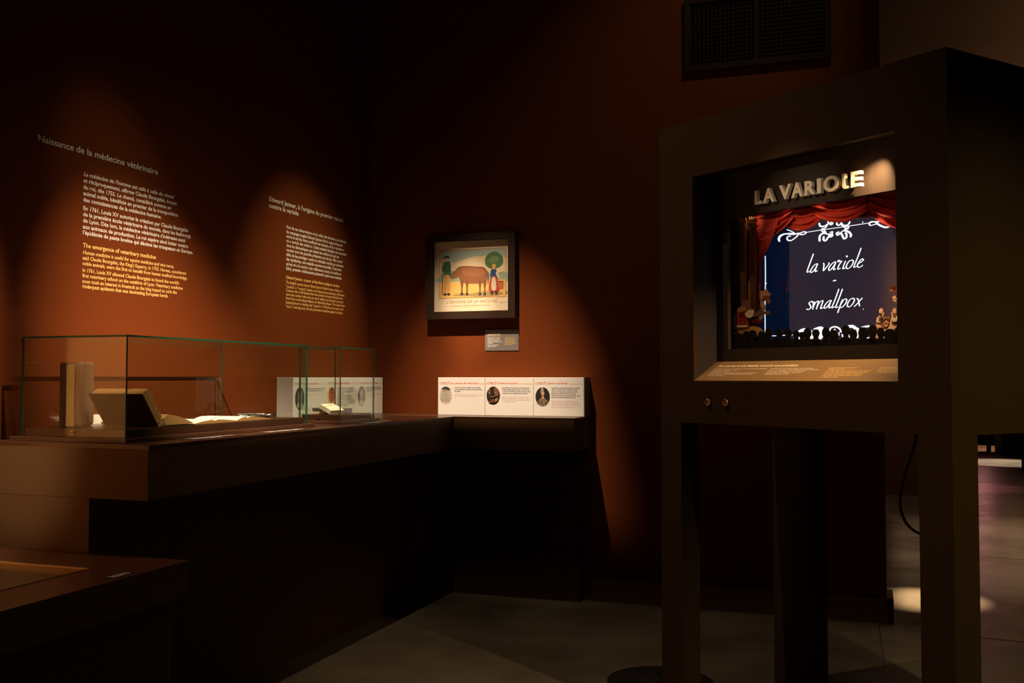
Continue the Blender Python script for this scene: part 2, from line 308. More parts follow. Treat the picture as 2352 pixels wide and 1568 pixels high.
# ------------------------------------------------------------------ glass display cases
def case(name, label, x0, x1, y0, y1, lock):
    zb, zt, th = .962, 1.281, .006
    t = thing(name, label, 'display case', ((x0+x1)/2, (y0+y1)/2, DZ), 'glass cases on the main desk')
    b = B(); b.box((x0-.022, y0-.022, DZ), (x1+.022, y1+.022, zb)); b.build('base_board', M['desk'], t, bevel=.002)
    b = B(); b.box((x0+th+.004, y0+th+.004, zb), (x1-th-.004, y1-th-.004, .987)); b.build('plinth', M['desk'], t, bevel=.001)
    def pane(a, c, thin):
        q = B(); q.box(a, c)
        q.mi = [0 if k in {'x': (3, 5), 'y': (2, 4), 'z': (0, 1)}[thin] else 1 for k in range(6)]
        q.build('glass_panel', [M['clear'], M['edge']], t, fix=True)
    g = .0004
    pane((x0, y0, zb), (x1, y0+th, zt-th-g), 'y'); pane((x0, y1-th, zb), (x1, y1, zt-th-g), 'y')
    pane((x0, y0+th+g, zb), (x0+th, y1-th-g, zt-th-g), 'x'); pane((x1-th, y0+th+g, zb), (x1, y1-th-g, zt-th-g), 'x')
    pane((x0, y0, zt-th), (x1, y1, zt), 'z')
    b = B(); n = 16; lx, lz, r = lock[0], .976, lock[1]
    ring = [(lx+r*math.cos(2*PI*k/n), y0-.0012, lz+r*math.sin(2*PI*k/n)) for k in range(n)]
    b.prism(ring, (0, .002, 0), 0)
    ring = [(lx+r*.6*math.cos(2*PI*k/n), y0-.0018, lz+r*.6*math.sin(2*PI*k/n)) for k in range(n)]
    b.prism(ring, (0, .002, 0), 1)
    b.build('lock', [M['metal'], M['cable']], t)
    return t
case('display_case', 'long low glass display case over the books, nearest end of main desk', -2.566, -2.150, 2.487, 3.543, (on_y(166, 993, 2.487).x, .006))
case('display_case', 'small square glass display case beside the end of the long case', -2.350, -2.145, 3.800, 4.116, (on_y(732, 958, 3.8).x, .006))
# ------------------------------------------------------------------ books in the long case
PZ = .987
# standing book, fore-edge to the camera
t = thing('standing_book', 'thick old book standing upright at the near end of the long glass case', 'book', (-2.42, 2.60, PZ))
cx, cy = on_y(164, 900, 2.55).x, 2.55; ang = math.radians(28)
fr = Vector((math.cos(ang), math.sin(ang), 0)); dp = Vector((-math.sin(ang), math.cos(ang), 0)); C0 = Vector((cx, cy, PZ+.001))
def bbox(b, a0, a1, d0, d1, z0, z1, mi=0):
    c = []
    for z in (z0, z1):
        for a, d_ in ((a0, d0), (a1, d0), (a1, d1), (a0, d1)): c.append(C0+fr*a+dp*d_+Vector((0, 0, z)))
    b.hexa(c, mi)
H = .213
b = B(); bbox(b, -.037, -.018, 0, .135, 0, H-.003); o = b.build('cover', M['leather'], t, bevel=.005)
b = B()
for i in range(9):
    a = -.017+i*.0027; bbox(b, a, a+.0024, .004+.002*random.random(), .13, .003, H-.012+.003*random.random())
b.build('page_block', M['pages'], t)
b = B(); bbox(b, .0085, .037, -.001, .135, 0, H); tag(b.build('cover', M['vellum'], t, bevel=.011), 'pale rounded vellum cover')
# propped open book
t = thing('open_book', 'large open book with one half propped up steeply in the long case', 'book', (-2.27, 2.68, PZ))
xa, xb = -2.378, -2.165
S = Vector((0, 2.654, PZ+.004)); up = Vector((0, -.077, .105)).normalized(); th = Vector((0, .105, .077)).normalized(); Lh = .13
def slab(b, x0, x1, a0, a1, c0, c1, mi=0):
    b.hexa([Vector((x, 0, 0))+S+up*a+th*c for c in (c0, c1) for (x, a) in ((x0, a0), (x1, a0), (x1, a1), (x0, a1))], mi)
b = B(); slab(b, xa, xb, -.001, Lh, 0, .0035); b.build('cover', M['darkleather'], t, bevel=.001)
b = B()
for i in range(44): slab(b, xa+.006, xb-.005-.0012*random.random(), .002+.00018*i, Lh-.004-.006*(1-math.cos((i/43-.5)*2.2))-.0005*random.random(), .0038+i*.0008, .0038+i*.0008+.00075)
b.build('page_block', M['pages'], t)
def lying_half(b, x0, x1, y0, y1, h, z0, n=8, mi=0, flip=1, h1=.002):
    """curved half of an open book lying flat: thick at the gutter y0, thin at y1"""
    prof = []
    for i in range(n+1):
        k = i/n; prof.append((y0+(y1-y0)*k, z0+h1+(h-h1)*math.sin(PI*(.5+.5*k))**2*1.0 if False else z0+h1+(h-h1)*(1-k**1.7)*(1 if k > .12 else .6+k*3.3)))
    pts = [Vector((x0, y, z)) for y, z in prof]+[Vector((x0, y1, z0)), Vector((x0, y0, z0))]
    b.prism(pts, (x1-x0, 0, 0), mi)
b = B(); lying_half(b, xa+.004, xb-.004, 2.690, 2.838, .036, PZ+.006); b.build('page_block', M['pages'], t)
b = B(); b.box((xa, 2.662, PZ+.0005), (xb, 2.845, PZ+.004)); b.build('cover', M['darkleather'], t, bevel=.001)
b = B()
pts = [Vector((xa, 2.654+.022*(1-math.cos(a)), PZ+.001+.022*math.sin(a)*.25)) for a in [i*PI/8 for i in range(5)]]
b.prism([(xa, 2.650, PZ+.0008), (xa, 2.690, PZ+.0008), (xa, 2.692, PZ+.018), (xa, 2.675, PZ+.010), (xa, 2.660, PZ+.006)], (xb-xa, 0, 0)); b.build('spine', M['vellum'], t, bevel=.002)
# flat open booklets
def open_booklet(name, label, yg, yl, yr, x0, x1, h, z0=PZ):
    t = thing(name, label, 'book', ((x0+x1)/2, yg, z0), 'open books in the long case')
    for s, ye in ((-1, yl), (1, yr)):
        b = B(); lying_half(b, x0, x1, yg+s*.001, ye, h, z0+.001); b.build('page_block', M['pages'], t)
        b = B(); n = 8
        for i in range(n):       # white top leaf
            def zz(k): return z0+.0035+(h-.002)*(1-k**1.7)*(1 if k > .12 else .6+k*3.3)
            ya_, yb_ = yg+s*.001+(ye-yg)*i/n, yg+s*.001+(ye-yg)*(i+1)/n
            b.poly([(x0, ya_, zz(i/n)), (x1, ya_, zz(i/n)), (x1, yb_, zz((i+1)/n)), (x0, yb_, zz((i+1)/n))])
        b.build('page', M['paper'], t, fix=False)
    return t
ya = on_x(413, 975, -2.18).y; yg = on_x(491, 972, -2.18).y; yr = on_x(545, 968, -2.18).y
open_booklet('open_booklet', 'open book lying flat with bright pages beside the propped book', yg, max(ya, 2.856), yr-.004, -2.40, -2.175, .012)
yg2 = on_x(566, 966, -2.19).y; yr2 = on_x(600, 963, -2.19).y
open_booklet('open_booklet', 'second flat open book, right of the wider one in the long case', yg2, yr+.002, yr2+.06, -2.38, -2.185, .015)
# lancet set
t = thing('lancet_set', 'fanned set of steel lancets and sheath at far end of long case', 'instrument', (-2.32, 3.40, PZ))
pv = on_z(612, 953, PZ+.012)
for k, (uu, vv, zz) in enumerate(((541, 951, .016), (546, 955, .011), (556, 959, .006))):
    e = on_z(uu, vv, PZ+zz); b = B(); pz = Vector((pv.x, pv.y, PZ+zz))
    b.tube([e, e.lerp(pz, .1), e.lerp(pz, .9), pz], [.003, .005, .004, .003], 10); b.build('handle', M['metal'] if k < 2 else M['vellumw'], t)
b = B(); q = Vector((pv.x, pv.y, PZ+.010)); b.tube([q, q+Vector((.01, .03, .002)), q+Vector((.014, .042, .002))], [.007, .006, .005], 12); b.build('ferrule', M['metal'], t)
b = B(); e = on_z(575, 958, PZ+.006); b.tube([e, Vector((pv.x+.01, pv.y, PZ+.006))], [.006, .006], 8); b.build('sheath', M['darkleather'], t)
# small cards and leaves on the case floor
def leaf(label, quad, m=M['paper'], z=PZ, th_=.0015, name='paper_leaf', cat='paper'):
    b = B(); pts = [on_z(u, v, z+.002) for u, v in quad]; b.prism([Vector((max(q.x, -2.55), q.y, PZ+.0005)) for q in pts], (0, 0, z-PZ+th_)); return tag(b.build(name, m), label, cat, 'loose papers in the long case')
b = B(); b.prism([on_x(u, v, -2.54) for u, v in ((199, 957), (221, 951), (234, 953), (235, 968), (229, 969))], (.0015, 0, 0)); b.prism([Vector((-2.54, on_x(205, 960, -2.54).y, PZ+.0005)), Vector((-2.54, on_x(232, 960, -2.54).y, PZ+.0005)), on_x(232, 964, -2.54), on_x(212, 958, -2.54)], (.0012, 0, 0))
tag(b.build('paper_leaf', M['paper']), 'small pale paper leaf propped at the back pane behind the tall book', 'paper')
# ------------------------------------------------------------------ small case contents
PZ2 = .987
def tilted_box(b, O, A, Bv, Cv, mi=0):
    O = Vector(O); A = Vector(A); Bv = Vector(Bv); Cv = Vector(Cv)
    b.hexa([O, O+A, O+A+Bv, O+Bv, O+Cv, O+A+Cv, O+A+Bv+Cv, O+Bv+Cv], mi)
p = on_y(718.5, 951, 3.86); q = on_y(745, 951, 3.86)
t = thing('bound_notebook', 'dark green bound notebook lying flat in the small glass case', 'book', (p.x+.03, 3.90, PZ2), 'notebooks in the small case')
wd = .062
b = B(); b.box((p.x, 3.86, PZ2+.0015), (p.x+wd, 3.945, PZ2+.014)); b.build('page_block', M['vellumw'], t, bevel=.001)
b = B(); b.box((p.x-.002, 3.857, PZ2+.014), (p.x+wd+.002, 3.948, PZ2+.028)); b.build('cover', M['greencloth'], t, bevel=.002)
t = thing('bound_notebook', 'white vellum notebook leaning tilted on the dark green one', 'book', (p.x+.08, 3.88, PZ2), 'notebooks in the small case')
O = on_y(756.5, 951.5, 3.835); O.z = PZ2+.0015
TL = on_y(732.5, 937, 3.835); A = TL-O; A.y = 0
ca = A.normalized(); cn = Vector((-ca.z, 0, ca.x)); cn = cn if cn.z > 0 else -cn
b = B(); tilted_box(b, O+cn*.002, A, (.016, .085, 0), cn*.015); b.build('page_block', M['vellumw'], t, bevel=.001)
for k, c0 in enumerate((0, .017)):
    b = B(); tilted_box(b, O+cn*c0-ca*.002, A+ca*.004, (.016, .088, 0), cn*.002); b.build('cover', M['vellumw'], t, bevel=.0006)
b = B(); b.box((-2.215, 3.93, PZ2+.001), (-2.19, 3.99, PZ2+.024)); tag(b.build('small_box', M['darkleather'], bevel=.002), 'tiny dark leather box behind the leaning white notebook', 'box')
t = thing('pin_stand', 'thin black wire pin stand in the small glass case', 'stand', (*on_z(794, 949, PZ2)[:2], PZ2))
e = on_z(794, 949, PZ2)
if not (-2.34 < e.x < -2.155 and 3.81 < e.y < 4.1): e = Vector((-2.19, 4.03, PZ2))
b = B(); b.tube([e+Vector((0, 0, .001)), e+Vector((0, 0, .036))], .0008, 6); b.build('rod', M['cable'], t)
b = B(); b.tube([e+Vector((0, 0, .0005)), e+Vector((0, 0, .003))], .006, 12); b.build('foot', M['cable'], t)
b = B(); b.tube([e+Vector((0, 0, .035)), e+Vector((.005, .004, .037))], .001, 6); b.build('hook', M['cable'], t)
# ------------------------------------------------------------------ wall texts
RL, UZ = Vector((0, 1, 0)), Vector((0, 0, 1))
wl = lambda u, v: on_x(u, v, LX)
RB = Vector((1, 0, 0))
def wtext(name, label, loc): return thing(name, label, 'wall text', loc)
t = wtext('wall_text', 'large title and two-language text about veterinary medicine, upper left wall', wl(300, 500))
b = B(); pxtext(b, ['Naissance de la médecine vétérinaire'], wl, RL, UZ, 86, [323], 363.5, 15.5, bold=.012, res=3); tag(b.build('title', M['tw'], t, fix=False), 'white title lettering')
FR1 = ["La médecine de l'homme est utile à celle du cheval", "et réciproquement, affirme Claude Bourgelat, écuyer", "du roi, dès 1755. Le cheval, considéré comme un", "animal noble, bénéficie en premier de la transposition", "des connaissances de la médecine humaine."]
FR2 = ["En 1761, Louis XV autorise la création par Claude Bourgelat", "de la première école vétérinaire du monde, dans les faubourgs", "de Lyon. Dès lors, la médecine vétérinaire s'intéresse aussi", "aux animaux de production. Le roi espère ainsi lutter contre", "l'épidémie de peste bovine qui décime les troupeaux en Europe."]
EN1 = ["Human medicine is useful for equine medicine and vice versa,", "said Claude Bourgelat, the King's Equerry, in 1755. Horses, considered", "noble animals, were the first to benefit from human medical knowledge.", "In 1761, Louis XV allowed Claude Bourgelat to found the world's", "first veterinary school on the outskirts of Lyon. Veterinary medicine", "soon took an interest in livestock as the king hoped to curb the", "rinderpest epidemic that was decimating European herds."]
b = B(); pxtext(b, FR1, wl, RL, UZ, 191.5, [403.2, 418, 433.2, 447.7, 462.2], 409.6, 9.5, shear=[.25, 0, 0, 0, 0], bold=.018); b.build('paragraph', M['tw'], t, fix=False)
b = B(); pxtext(b, FR2, wl, RL, UZ, 190.5, [481.4, 495.6, 509.8, 524, 537.7], 444, 9.5, bold=.018); b.build('paragraph', M['tw'], t, fix=False)
b = B(); pxtext(b, ["The emergence of veterinary medicine"], wl, RL, UZ, 190, [567.2], 358, 10, bold=.022)
pxtext(b, EN1, wl, RL, UZ, 189.5, [582.7, 595.6, 608.2, 623.7, 636.3, 649.1, 660.9], 430.5, 8.6, shear=[.25, 0, 0, 0, 0, 0, 0], bold=.018)
tag(b.build('paragraph', M['to'], t, fix=False), 'ochre English paragraph')
t = wtext('wall_text', 'smaller two-language text about the first vaccine, near the wall corner', wl(700, 600))
b = B(); pxtext(b, ["Edward Jenner, à l'origine du premier vaccin"], wl, RL, UZ, 617.8, [460.6], 788, 10.5, bold=.02)
pxtext(b, ["contre la variole"], wl, RL, UZ, 617.8, [475.9], 685.5, 10.5, bold=.02); tag(b.build('title', M['tw'], t, fix=False), 'white title lettering')
FR3 = ["Fort de ses observations et de celles des fermiers, le médecin", "de campagne anglais Edward Jenner fait le rapprochement", "entre la variole dont souffrent les humains et la « vaccine »", "ou « variole des vaches ». Cette maladie bénigne est courante", "chez les domestiques qui traient les vaches et sont en", "contact avec les pustules présentes sur les pis. Elle a pour", "effet de les protéger contre la véritable variole au moment", "des épidémies, une maladie souvent mortelle. C'est ainsi", "qu'est né « le vaccin » (en référence à vacca, la vache en", "latin), premier médicament préventif contre une maladie."]
EN3 = ["The English country doctor Edward Jenner linked human smallpox to", "\"vaccinia\" or \"cowpox\", based on his observations and those of farmers.", "Cowpox was a mild disease that was common among milkmaids who", "came into contact with sores on cows' udders and seemed to protect", "them from contracting smallpox, an often fatal disease. This observation", "inspired Jenner to develop the \"vaccine\" in 1796 (from the Latin word", "\"vacca\", meaning cow), the first preventive medicine against a disease."]
b = B(); pxtext(b, FR3, wl, RL, UZ, 657.7, [523.9, 534.8, 545.2, 555.5, 566, 576.3, 587.1, 597.6, 608.3, 618.8], 795.7, 7.2, bold=.018); b.build('paragraph', M['tw'], t, fix=False)
b = B(); pxtext(b, ["Edward Jenner, creator of the first smallpox vaccine"], wl, RL, UZ, 657, [639.1], 779.5, 7, bold=.025)
pxtext(b, EN3, wl, RL, UZ, 656.5, [650.4, 660.3, 668.8, 678, 686.9, 696.4, 705.7], 792, 6.4, bold=.016); tag(b.build('paragraph', M['to'], t, fix=False), 'ochre English paragraph')
# ------------------------------------------------------------------ timeline panels
def tl_panel(label, x0, x1, side, head, year, fr, en, oval, group, frac=.62):
    """one white board; side 'back' (faces -y) or 'left' (faces +x); x0..x1 along its wall"""
    zt = EYE-.001; z0 = DZ; th_ = .103 if side == 'back' else .093
    if side == 'back': O = Vector((x0, BY-th_, z0)); R = Vector((1, 0, 0)); a, c = (x0+.0008, BY-th_, z0+.0006), (x1-.0008, BY-.002, zt)
    else: O = Vector((LX+th_, x0, z0)); R = Vector((0, 1, 0)); a, c = (LX+.002, x0+.0008, z0+.0006), (LX+th_, x1-.0008, zt)
    N = R.cross(UZ); W = x1-x0; Hh = zt-z0
    t = thing('timeline_panel', label, 'panel', O+R*(W/2), group)
    b = B(); b.box(a, c); b.build('board', M['white'], t, bevel=.0012)
    P = lambda fx_, fz, k=1: O+R*(W*fx_)+UZ*(Hh*fz)+N*(.0005*k)
    def quad(b, f0, z0_, f1, z1_, k=1, mi=0): b.poly([P(f0, z0_, k), P(f1, z0_, k), P(f1, z1_, k), P(f0, z1_, k)], mi)
    b = B(); lt = .006
    for q in ((.04, .825, .235, .825+lt*1.2), (.04, .863, .235, .863+lt*1.2), (.04, .825, .044, .865), (.231, .825, .235, .865), (.22, .868, .235, .89)): quad(b, *q)
    textlines(b, [year], P(.12, .834), R, UZ, .0045, W*.035, [0], bold=.02)
    textlines(b, [head], P(.255, .825), R, UZ, .0105, W*frac, [0], bold=.01)
    quad(b, .27+frac, .828, .99, .833); b.build('heading', M['red'], t, fix=False)
    b = B(); textlines(b, fr, P(.36, .715), R, UZ, .0058, W*.58, [i*.0098 for i in range(len(fr))], bold=.02); b.build('paragraph', M['black'], t, fix=False)
    zz = .715-(len(fr)*.0098+.008)/Hh
    b = B(); textlines(b, en, P(.36, zz), R, UZ, .0046, W*.58, [i*.0082 for i in range(len(en))], bold=.0); tag(b.build('paragraph', M['pink'], t, fix=False), 'rose English paragraph')
    oval(t, P, W, Hh)
    return t
def disc(b, P, cx, cz, rx, rz, k, mi, n=24): b.poly([P(x, z, k) for x, z in ellipse(cx, cz, rx, rz, n)], mi)
_om = {}
def OM(r, g, b_, n='print'):
    k = (r, g, b_)
    if k not in _om: _om[k] = mat('%s_ink_%d' % (n, len(_om)), srgb(r, g, b_), .7)
    return _om[k]
def oval_doc(t, P, W, H_):
    b = B(); disc(b, P, .17, .52, .135, .235, 1, 0)
    b.poly([P(x, z, 2) for x, z in ellipse(.17, .52, .135, .235, 16, PI*.2, PI*.8)], 1)
    R = (P(1, 0)-P(0, 0)).normalized()
    for i, wd_ in enumerate((.16, .20, .10, .20, .22, .14, .22, .22, .22, .20, .16)):
        textlines(b, ['ARREST DU ROY'[:9] if i == 0 else 'police des maréchaux du roi'], P(.17-wd_/2, .625-i*.028, 2), R, UZ, .0032 if i else .005, W*wd_, [0], mi=1)
    b.build('oval_picture', [OM(205, 195, 180), OM(60, 55, 55)], t, fix=False)
def portrait(shapes):
    def f(t, P, W, H_):
        b = B(); ms = []
        for k, (pts, c) in enumerate(shapes):
            m = OM(*c)
            if m not in ms: ms.append(m)
            b.poly([P(x, z, 1+k) for x, z in pts], ms.index(m))
        b.build('oval_picture', ms, t, fix=False)
    return f
E = ellipse
def bustshape(): return smooth_closed([(.07, .36), (.10, .42), (.14, .46), (.17, .47), (.21, .45), (.25, .41), (.27, .36), (.22, .30), (.17, .285), (.12, .30)])
por_two = portrait([(E(.175, .52, .14, .24, 24), (18, 12, 9)), (smooth_closed([(.07, .60), (.10, .66), (.14, .62), (.15, .50), (.12, .42), (.07, .45)]), (38, 28, 24)), (E(.095, .67, .018, .035), (150, 105, 75)),
                    (smooth_closed([(.08, .62), (.11, .62), (.10, .55)]), (170, 150, 125)), (smooth_closed([(.19, .70), (.25, .72), (.29, .62), (.27, .50), (.21, .55)]), (120, 75, 45)), (E(.225, .60, .018, .03), (150, 100, 70)),
                    (smooth_closed([(.10, .50), (.18, .51), (.24, .54), (.23, .51), (.16, .48)]), (140, 95, 70)), (smooth_closed([(.08, .36), (.16, .43), (.24, .40), (.20, .34), (.12, .33)]), (100, 55, 38)), (smooth_closed([(.22, .44), (.28, .46), (.26, .38), (.22, .36)]), (150, 110, 75))])
por_lady = portrait([(E(.185, .50, .145, .245, 24), (20, 17, 14)), (smooth_closed([(.07, .34), (.11, .42), (.15, .47), (.19, .48), (.24, .45), (.29, .38), (.28, .33), (.22, .275), (.14, .275)]), (125, 105, 80)),
                     (smooth_closed([(.09, .36), (.12, .40), (.11, .33)]), (45, 38, 32)), (smooth_closed([(.15, .38), (.18, .35), (.16, .31)]), (50, 42, 36)), (smooth_closed([(.24, .37), (.27, .36), (.25, .31)]), (48, 40, 34)),
                     (smooth_closed([(.165, .46), (.18, .52), (.21, .52), (.22, .46), (.19, .43)]), (190, 150, 115)), (E(.19, .59, .034, .062), (200, 155, 120)), (smooth_closed([(.145, .60), (.15, .68), (.18, .72), (.215, .69), (.21, .64), (.17, .64)]), (150, 140, 125)),
                     (smooth_closed([(.16, .66), (.165, .735), (.19, .74), (.2, .67)]), (170, 160, 140))])
por_body = portrait([(E(.16, .50, .13, .27, 24), (235, 190, 130)), (E(.16, .60, .085, .13), (175, 95, 60)), (smooth_closed([(.10, .68), (.13, .73), (.20, .73), (.23, .68), (.16, .66)]), (120, 70, 50)), (smooth_closed([(.09, .56), (.23, .56), (.22, .42), (.16, .38), (.10, .42)]), (190, 105, 65)),
                     (E(.13, .62, .012, .02, 8), (110, 60, 45)), (E(.19, .62, .012, .02, 8), (110, 60, 45)), (E(.13, .52, .012, .016, 8), (150, 70, 50)), (E(.2, .50, .012, .016, 8), (150, 70, 50)), (E(.16, .45, .012, .016, 8), (150, 70, 50)),
                     (smooth_closed([(.08, .40), (.11, .36), (.16, .35), (.22, .37), (.24, .40), (.20, .29), (.12, .29)]), (215, 150, 90))])
por_wig = portrait([(E(.19, .50, .135, .27, 24), (70, 62, 56)), (smooth_closed([(.11, .30), (.14, .42), (.18, .45), (.23, .42), (.27, .32), (.20, .24)]), (190, 178, 160)), (smooth_closed([(.13, .44), (.13, .60), (.16, .68), (.22, .68), (.25, .60), (.24, .42), (.21, .38), (.16, .38)]), (150, 138, 122)), (E(.185, .56, .035, .07), (185, 170, 150))])
px_ = [-2.185, -1.913, -1.642, -1.370]
G1 = 'white timeline panels along the back wall'
tl_panel('white timeline board titled Lyon, first of three under the framed print', px_[0], px_[1], 'back', 'Lyon, berceau des vétérinaires', '1761', ["Louis XV autorise la création de la première", "école vétérinaire au monde à Lyon, par Claude", "Bourgelat."], ["Louis XV authorised Claude Bourgelat to create", "the world's first veterinary school in Lyon."], oval_doc, G1, .60)
tl_panel('white timeline board titled Première vaccination, middle of the three', px_[1], px_[2], 'back', 'Première vaccination', '1796', ["James Phipps, huit ans, fils des domestiques du", "médecin anglais Edward Jenner, est le premier", "« vacciné » de l'Histoire. Grâce à cette nouvelle", "technique, il sera protégé contre la variole."], ["Eight-year-old James Phipps, son of the servants of the", "English physician Edward Jenner, was the first in history to", "be \"vaccinated\". Thanks to this new technique, he would", "be protected against smallpox."], por_two, G1, .43)
last_board = tl_panel('white timeline board titled Catherine de Russie, at right end of shelf', px_[2], px_[3], 'back', 'Catherine de Russie', '1768', ["L'impératrice se fait inoculer la variole le 12 octobre", "1768. Le 18 octobre, elle commence à se sentir", "mal. Sur son corps, quelques pustules de variole", "apparaissent timidement. Dix jours plus tard,", "l'impératrice est de nouveau sur pied. Son fils, le futur", "Paul Ier, se fait ensuite variolisé avec succès."], ["Catherine of Russia was inoculated with smallpox on", "October 12, 1768. On October 18, she began to feel ill.", "Several small smallpox pustules formed on her body. Ten", "days later, the empress was back on her feet. Her son, the", "future Paul I, was then successfully inoculated."], por_lady, G1, .42)
b = B(); b.box((px_[3]+.0004, BY-.103, DZ+.0006), (px_[3]+.004, BY-.002, EYE-.001)); tag(b.build('end_cap', M['plaque'], last_board), 'thin grey end piece')
G2 = 'white timeline panels along the left wall'
tl_panel('white timeline board nearest the long case on the left wall', 4.10, 4.41, 'left', 'Premières inoculations', '1721', ["La pratique de l'inoculation se répand", "dans les campagnes et les villes."], ["Inoculation spreads to towns."], por_wig, G2, .5)
tl_panel('white timeline board titled La variolisation en Chine, behind the small case', 4.41, 4.72, 'left', 'La variolisation en Chine', 'XVIe siècle', ["En Chine, une pratique empirique de la variolisation", "commence à être connue. Elle consiste à faire inhaler", "des croûtes de varioleux par le nez ou à les porter", "comme un vêtement.", "La variolisation se fait à sec ou humide, par la", "petite vérole bénigne. Il s'agit d'une méthode", "traditionnelle. Elle s'est répandue également en Inde", "et en Asie mineure avant d'atteindre l'Europe au XVIIIe", "siècle où la méthode devient courante et contrôlée", "par les villes et les médecins du pays."], ["In China, empirical smallpox inoculation began to be", "practised. Smallpox scabs were inhaled, or worn", "as clothing against the disease.", "It was also known in India and in Asia Minor", "before reaching Europe in the 18th century,", "where the method became common."], por_body, G2, .5)
tl_panel('white timeline board titled Lady Mary Wortley Montagu, in the wall corner', 4.72, 5.026, 'left', 'Lady Mary Wortley Montagu', '1721', ["Épouse de l'ambassadeur d'Angleterre à", "Constantinople, elle fait inoculer son fils", "à la variole."], ["The wife of the ambassador had", "her son inoculated."], por_wig, G2, .56)
# ------------------------------------------------------------------ framed print
FY = BY-.060
pl = lambda u, v: on_y(u, v, FY)
xo0, xo1 = pl(977, 640).x, pl(1182.6, 640).x; zo0 = pl(1080, 731.3).z; zo1 = pl(1080, 535.5).z
xi0, xi1 = pl(992.6, 640).x, pl(1166.5, 640).x; zi0 = pl(1078, 714.2).z; zi1 = pl(1078, 551).z
t = thing('framed_print', 'coloured farm print with brown cow in a deep brown frame on back wall', 'picture', ((xo0+xo1)/2, BY, zo0))
b = B()
for q in (((xo0, zo0), (xo1, zi0)), ((xo0, zi1), (xo1, zo1)), ((xo0, zi0), (xi0, zi1)), ((xi1, zi0), (xo1, zi1))):
    b.box((q[0][0], FY, q[0][1]), (q[1][0], BY-.002, q[1][1]))
b.build('frame', M['frame'], t)
PY = FY+.030
b = B(); b.box((xi0, PY, zi0), (xi1, BY-.003, zi1)); b.build('sheet', mat('print_paper', (.72, .60, .42), .8, nscale=12, namt=.04), t)
b = B(); b.box((xi0, FY+.012, zi0), (xi1, FY+.014, zi1)); b.build('glass_panel', M['pglass'], t)
def cp(x, y, k): # measured point of the print -> plane of the sheet
    return on_y(960+x/5.058, 510+y/5.058, PY-.0002-.00005*k)
art = B(); am = []; ak = [1]
def A(pts, c, sm=True):
    m = OM(*c)
    if m not in am: am.append(m)
    pts = smooth_closed(pts, 3) if sm else pts
    art.poly([cp(x, y, ak[0]) for x, y in pts], am.index(m)); ak[0] += 1
A([(247, 333), (1026, 292), (1026, 870), (245, 892)], (196, 140, 88), False)
A([(256, 342), (1017, 301), (1017, 861), (254, 883)], (228, 205, 165), False)
A([(256, 342), (1017, 301), (1017, 410), (900, 380), (640, 400), (420, 470), (256, 440)], (168, 186, 172), False)
A([(254, 700), (1017, 668), (1017, 861), (254, 883)], (222, 175, 95), False)
A([(254, 690), (450, 682), (450, 718), (254, 724)], (150, 170, 165), False)
A([(925, 650), (1017, 645), (1017, 690), (925, 692)], (130, 145, 140), False)
A([(262, 690), (262, 590), (300, 650), (325, 640), (330, 690)], (200, 165, 105)); A([(290, 692), (325, 655), (342, 675), (332, 692)], (105, 40, 38))
A([(700, 840), (1010, 790), (1010, 850), (760, 868)], (150, 130, 80)); A([(400, 850), (520, 825), (620, 850), (480, 862)], (160, 130, 80))
# distant hills and a tree
A([(256, 640), (380, 560), (520, 610), (700, 540), (860, 600), (1017, 570), (1017, 690), (256, 700)], (150, 165, 140)); A([(256, 700), (1017, 660), (1017, 861), (254, 883)], (224, 180, 98), False)
A([(868, 700), (876, 560), (890, 500), (904, 560), (908, 700)], (110, 74, 48)); A([(780, 480), (790, 400), (850, 350), (930, 350), (985, 410), (980, 490), (900, 540), (820, 530)], (84, 118, 70)); A([(820, 440), (870, 390), (930, 400), (940, 450), (870, 470)], (110, 142, 84))
A([(400, 850), (520, 825), (620, 850), (480, 862)], (170, 138, 84)); A([(560, 845), (800, 800), (1000, 830), (760, 868)], (160, 136, 82))
# brown cow standing, head to the left
A([(430, 560), (470, 520), (560, 508), (680, 515), (760, 520), (800, 560), (806, 640), (780, 700), (700, 715), (560, 712), (500, 690), (470, 640), (440, 650), (400, 660), (372, 640), (380, 605)], (140, 88, 52))
A([(520, 540), (640, 525), (760, 550), (770, 610), (640, 630), (530, 610)], (158, 102, 64))
for x in (510, 570, 720, 775): A([(x-18, 680), (x+20, 680), (x+9, 770), (x+11, 835), (x-11, 838), (x-8, 770)], (128, 76, 46)); A([(x-13, 826), (x+13, 824), (x+15, 846), (x-15, 848)], (60, 38, 30))
A([(438, 548), (420, 520), (426, 512), (450, 540)], (220, 200, 160)); A([(408, 596), (418, 592), (418, 602), (409, 603)], (30, 20, 18), False); A([(806, 560), (822, 600), (818, 700), (808, 705), (808, 610)], (110, 66, 40))
# farmer in green with a staff, standing at the left
A([(300, 470), (340, 455), (375, 470), (380, 600), (362, 640), (305, 640), (294, 560)], (52, 98, 66)); A([(302, 630), (368, 630), (366, 830), (342, 832), (338, 700), (328, 832), (304, 830)], (206, 152, 88))
A([(302, 828), (330, 828), (330, 848), (296, 848)], (40, 28, 26)); A([(342, 828), (368, 828), (376, 846), (342, 848)], (40, 28, 26)); A([(318, 418), (345, 415), (352, 445), (336, 462), (318, 448)], (218, 165, 125)); A([(296, 424), (316, 396), (350, 394), (368, 420), (330, 414)], (58, 36, 30))
A([(276, 450), (283, 450), (288, 846), (281, 846)], (90, 60, 40), False); A([(300, 480), (282, 560), (290, 575), (312, 530)], (44, 86, 58))
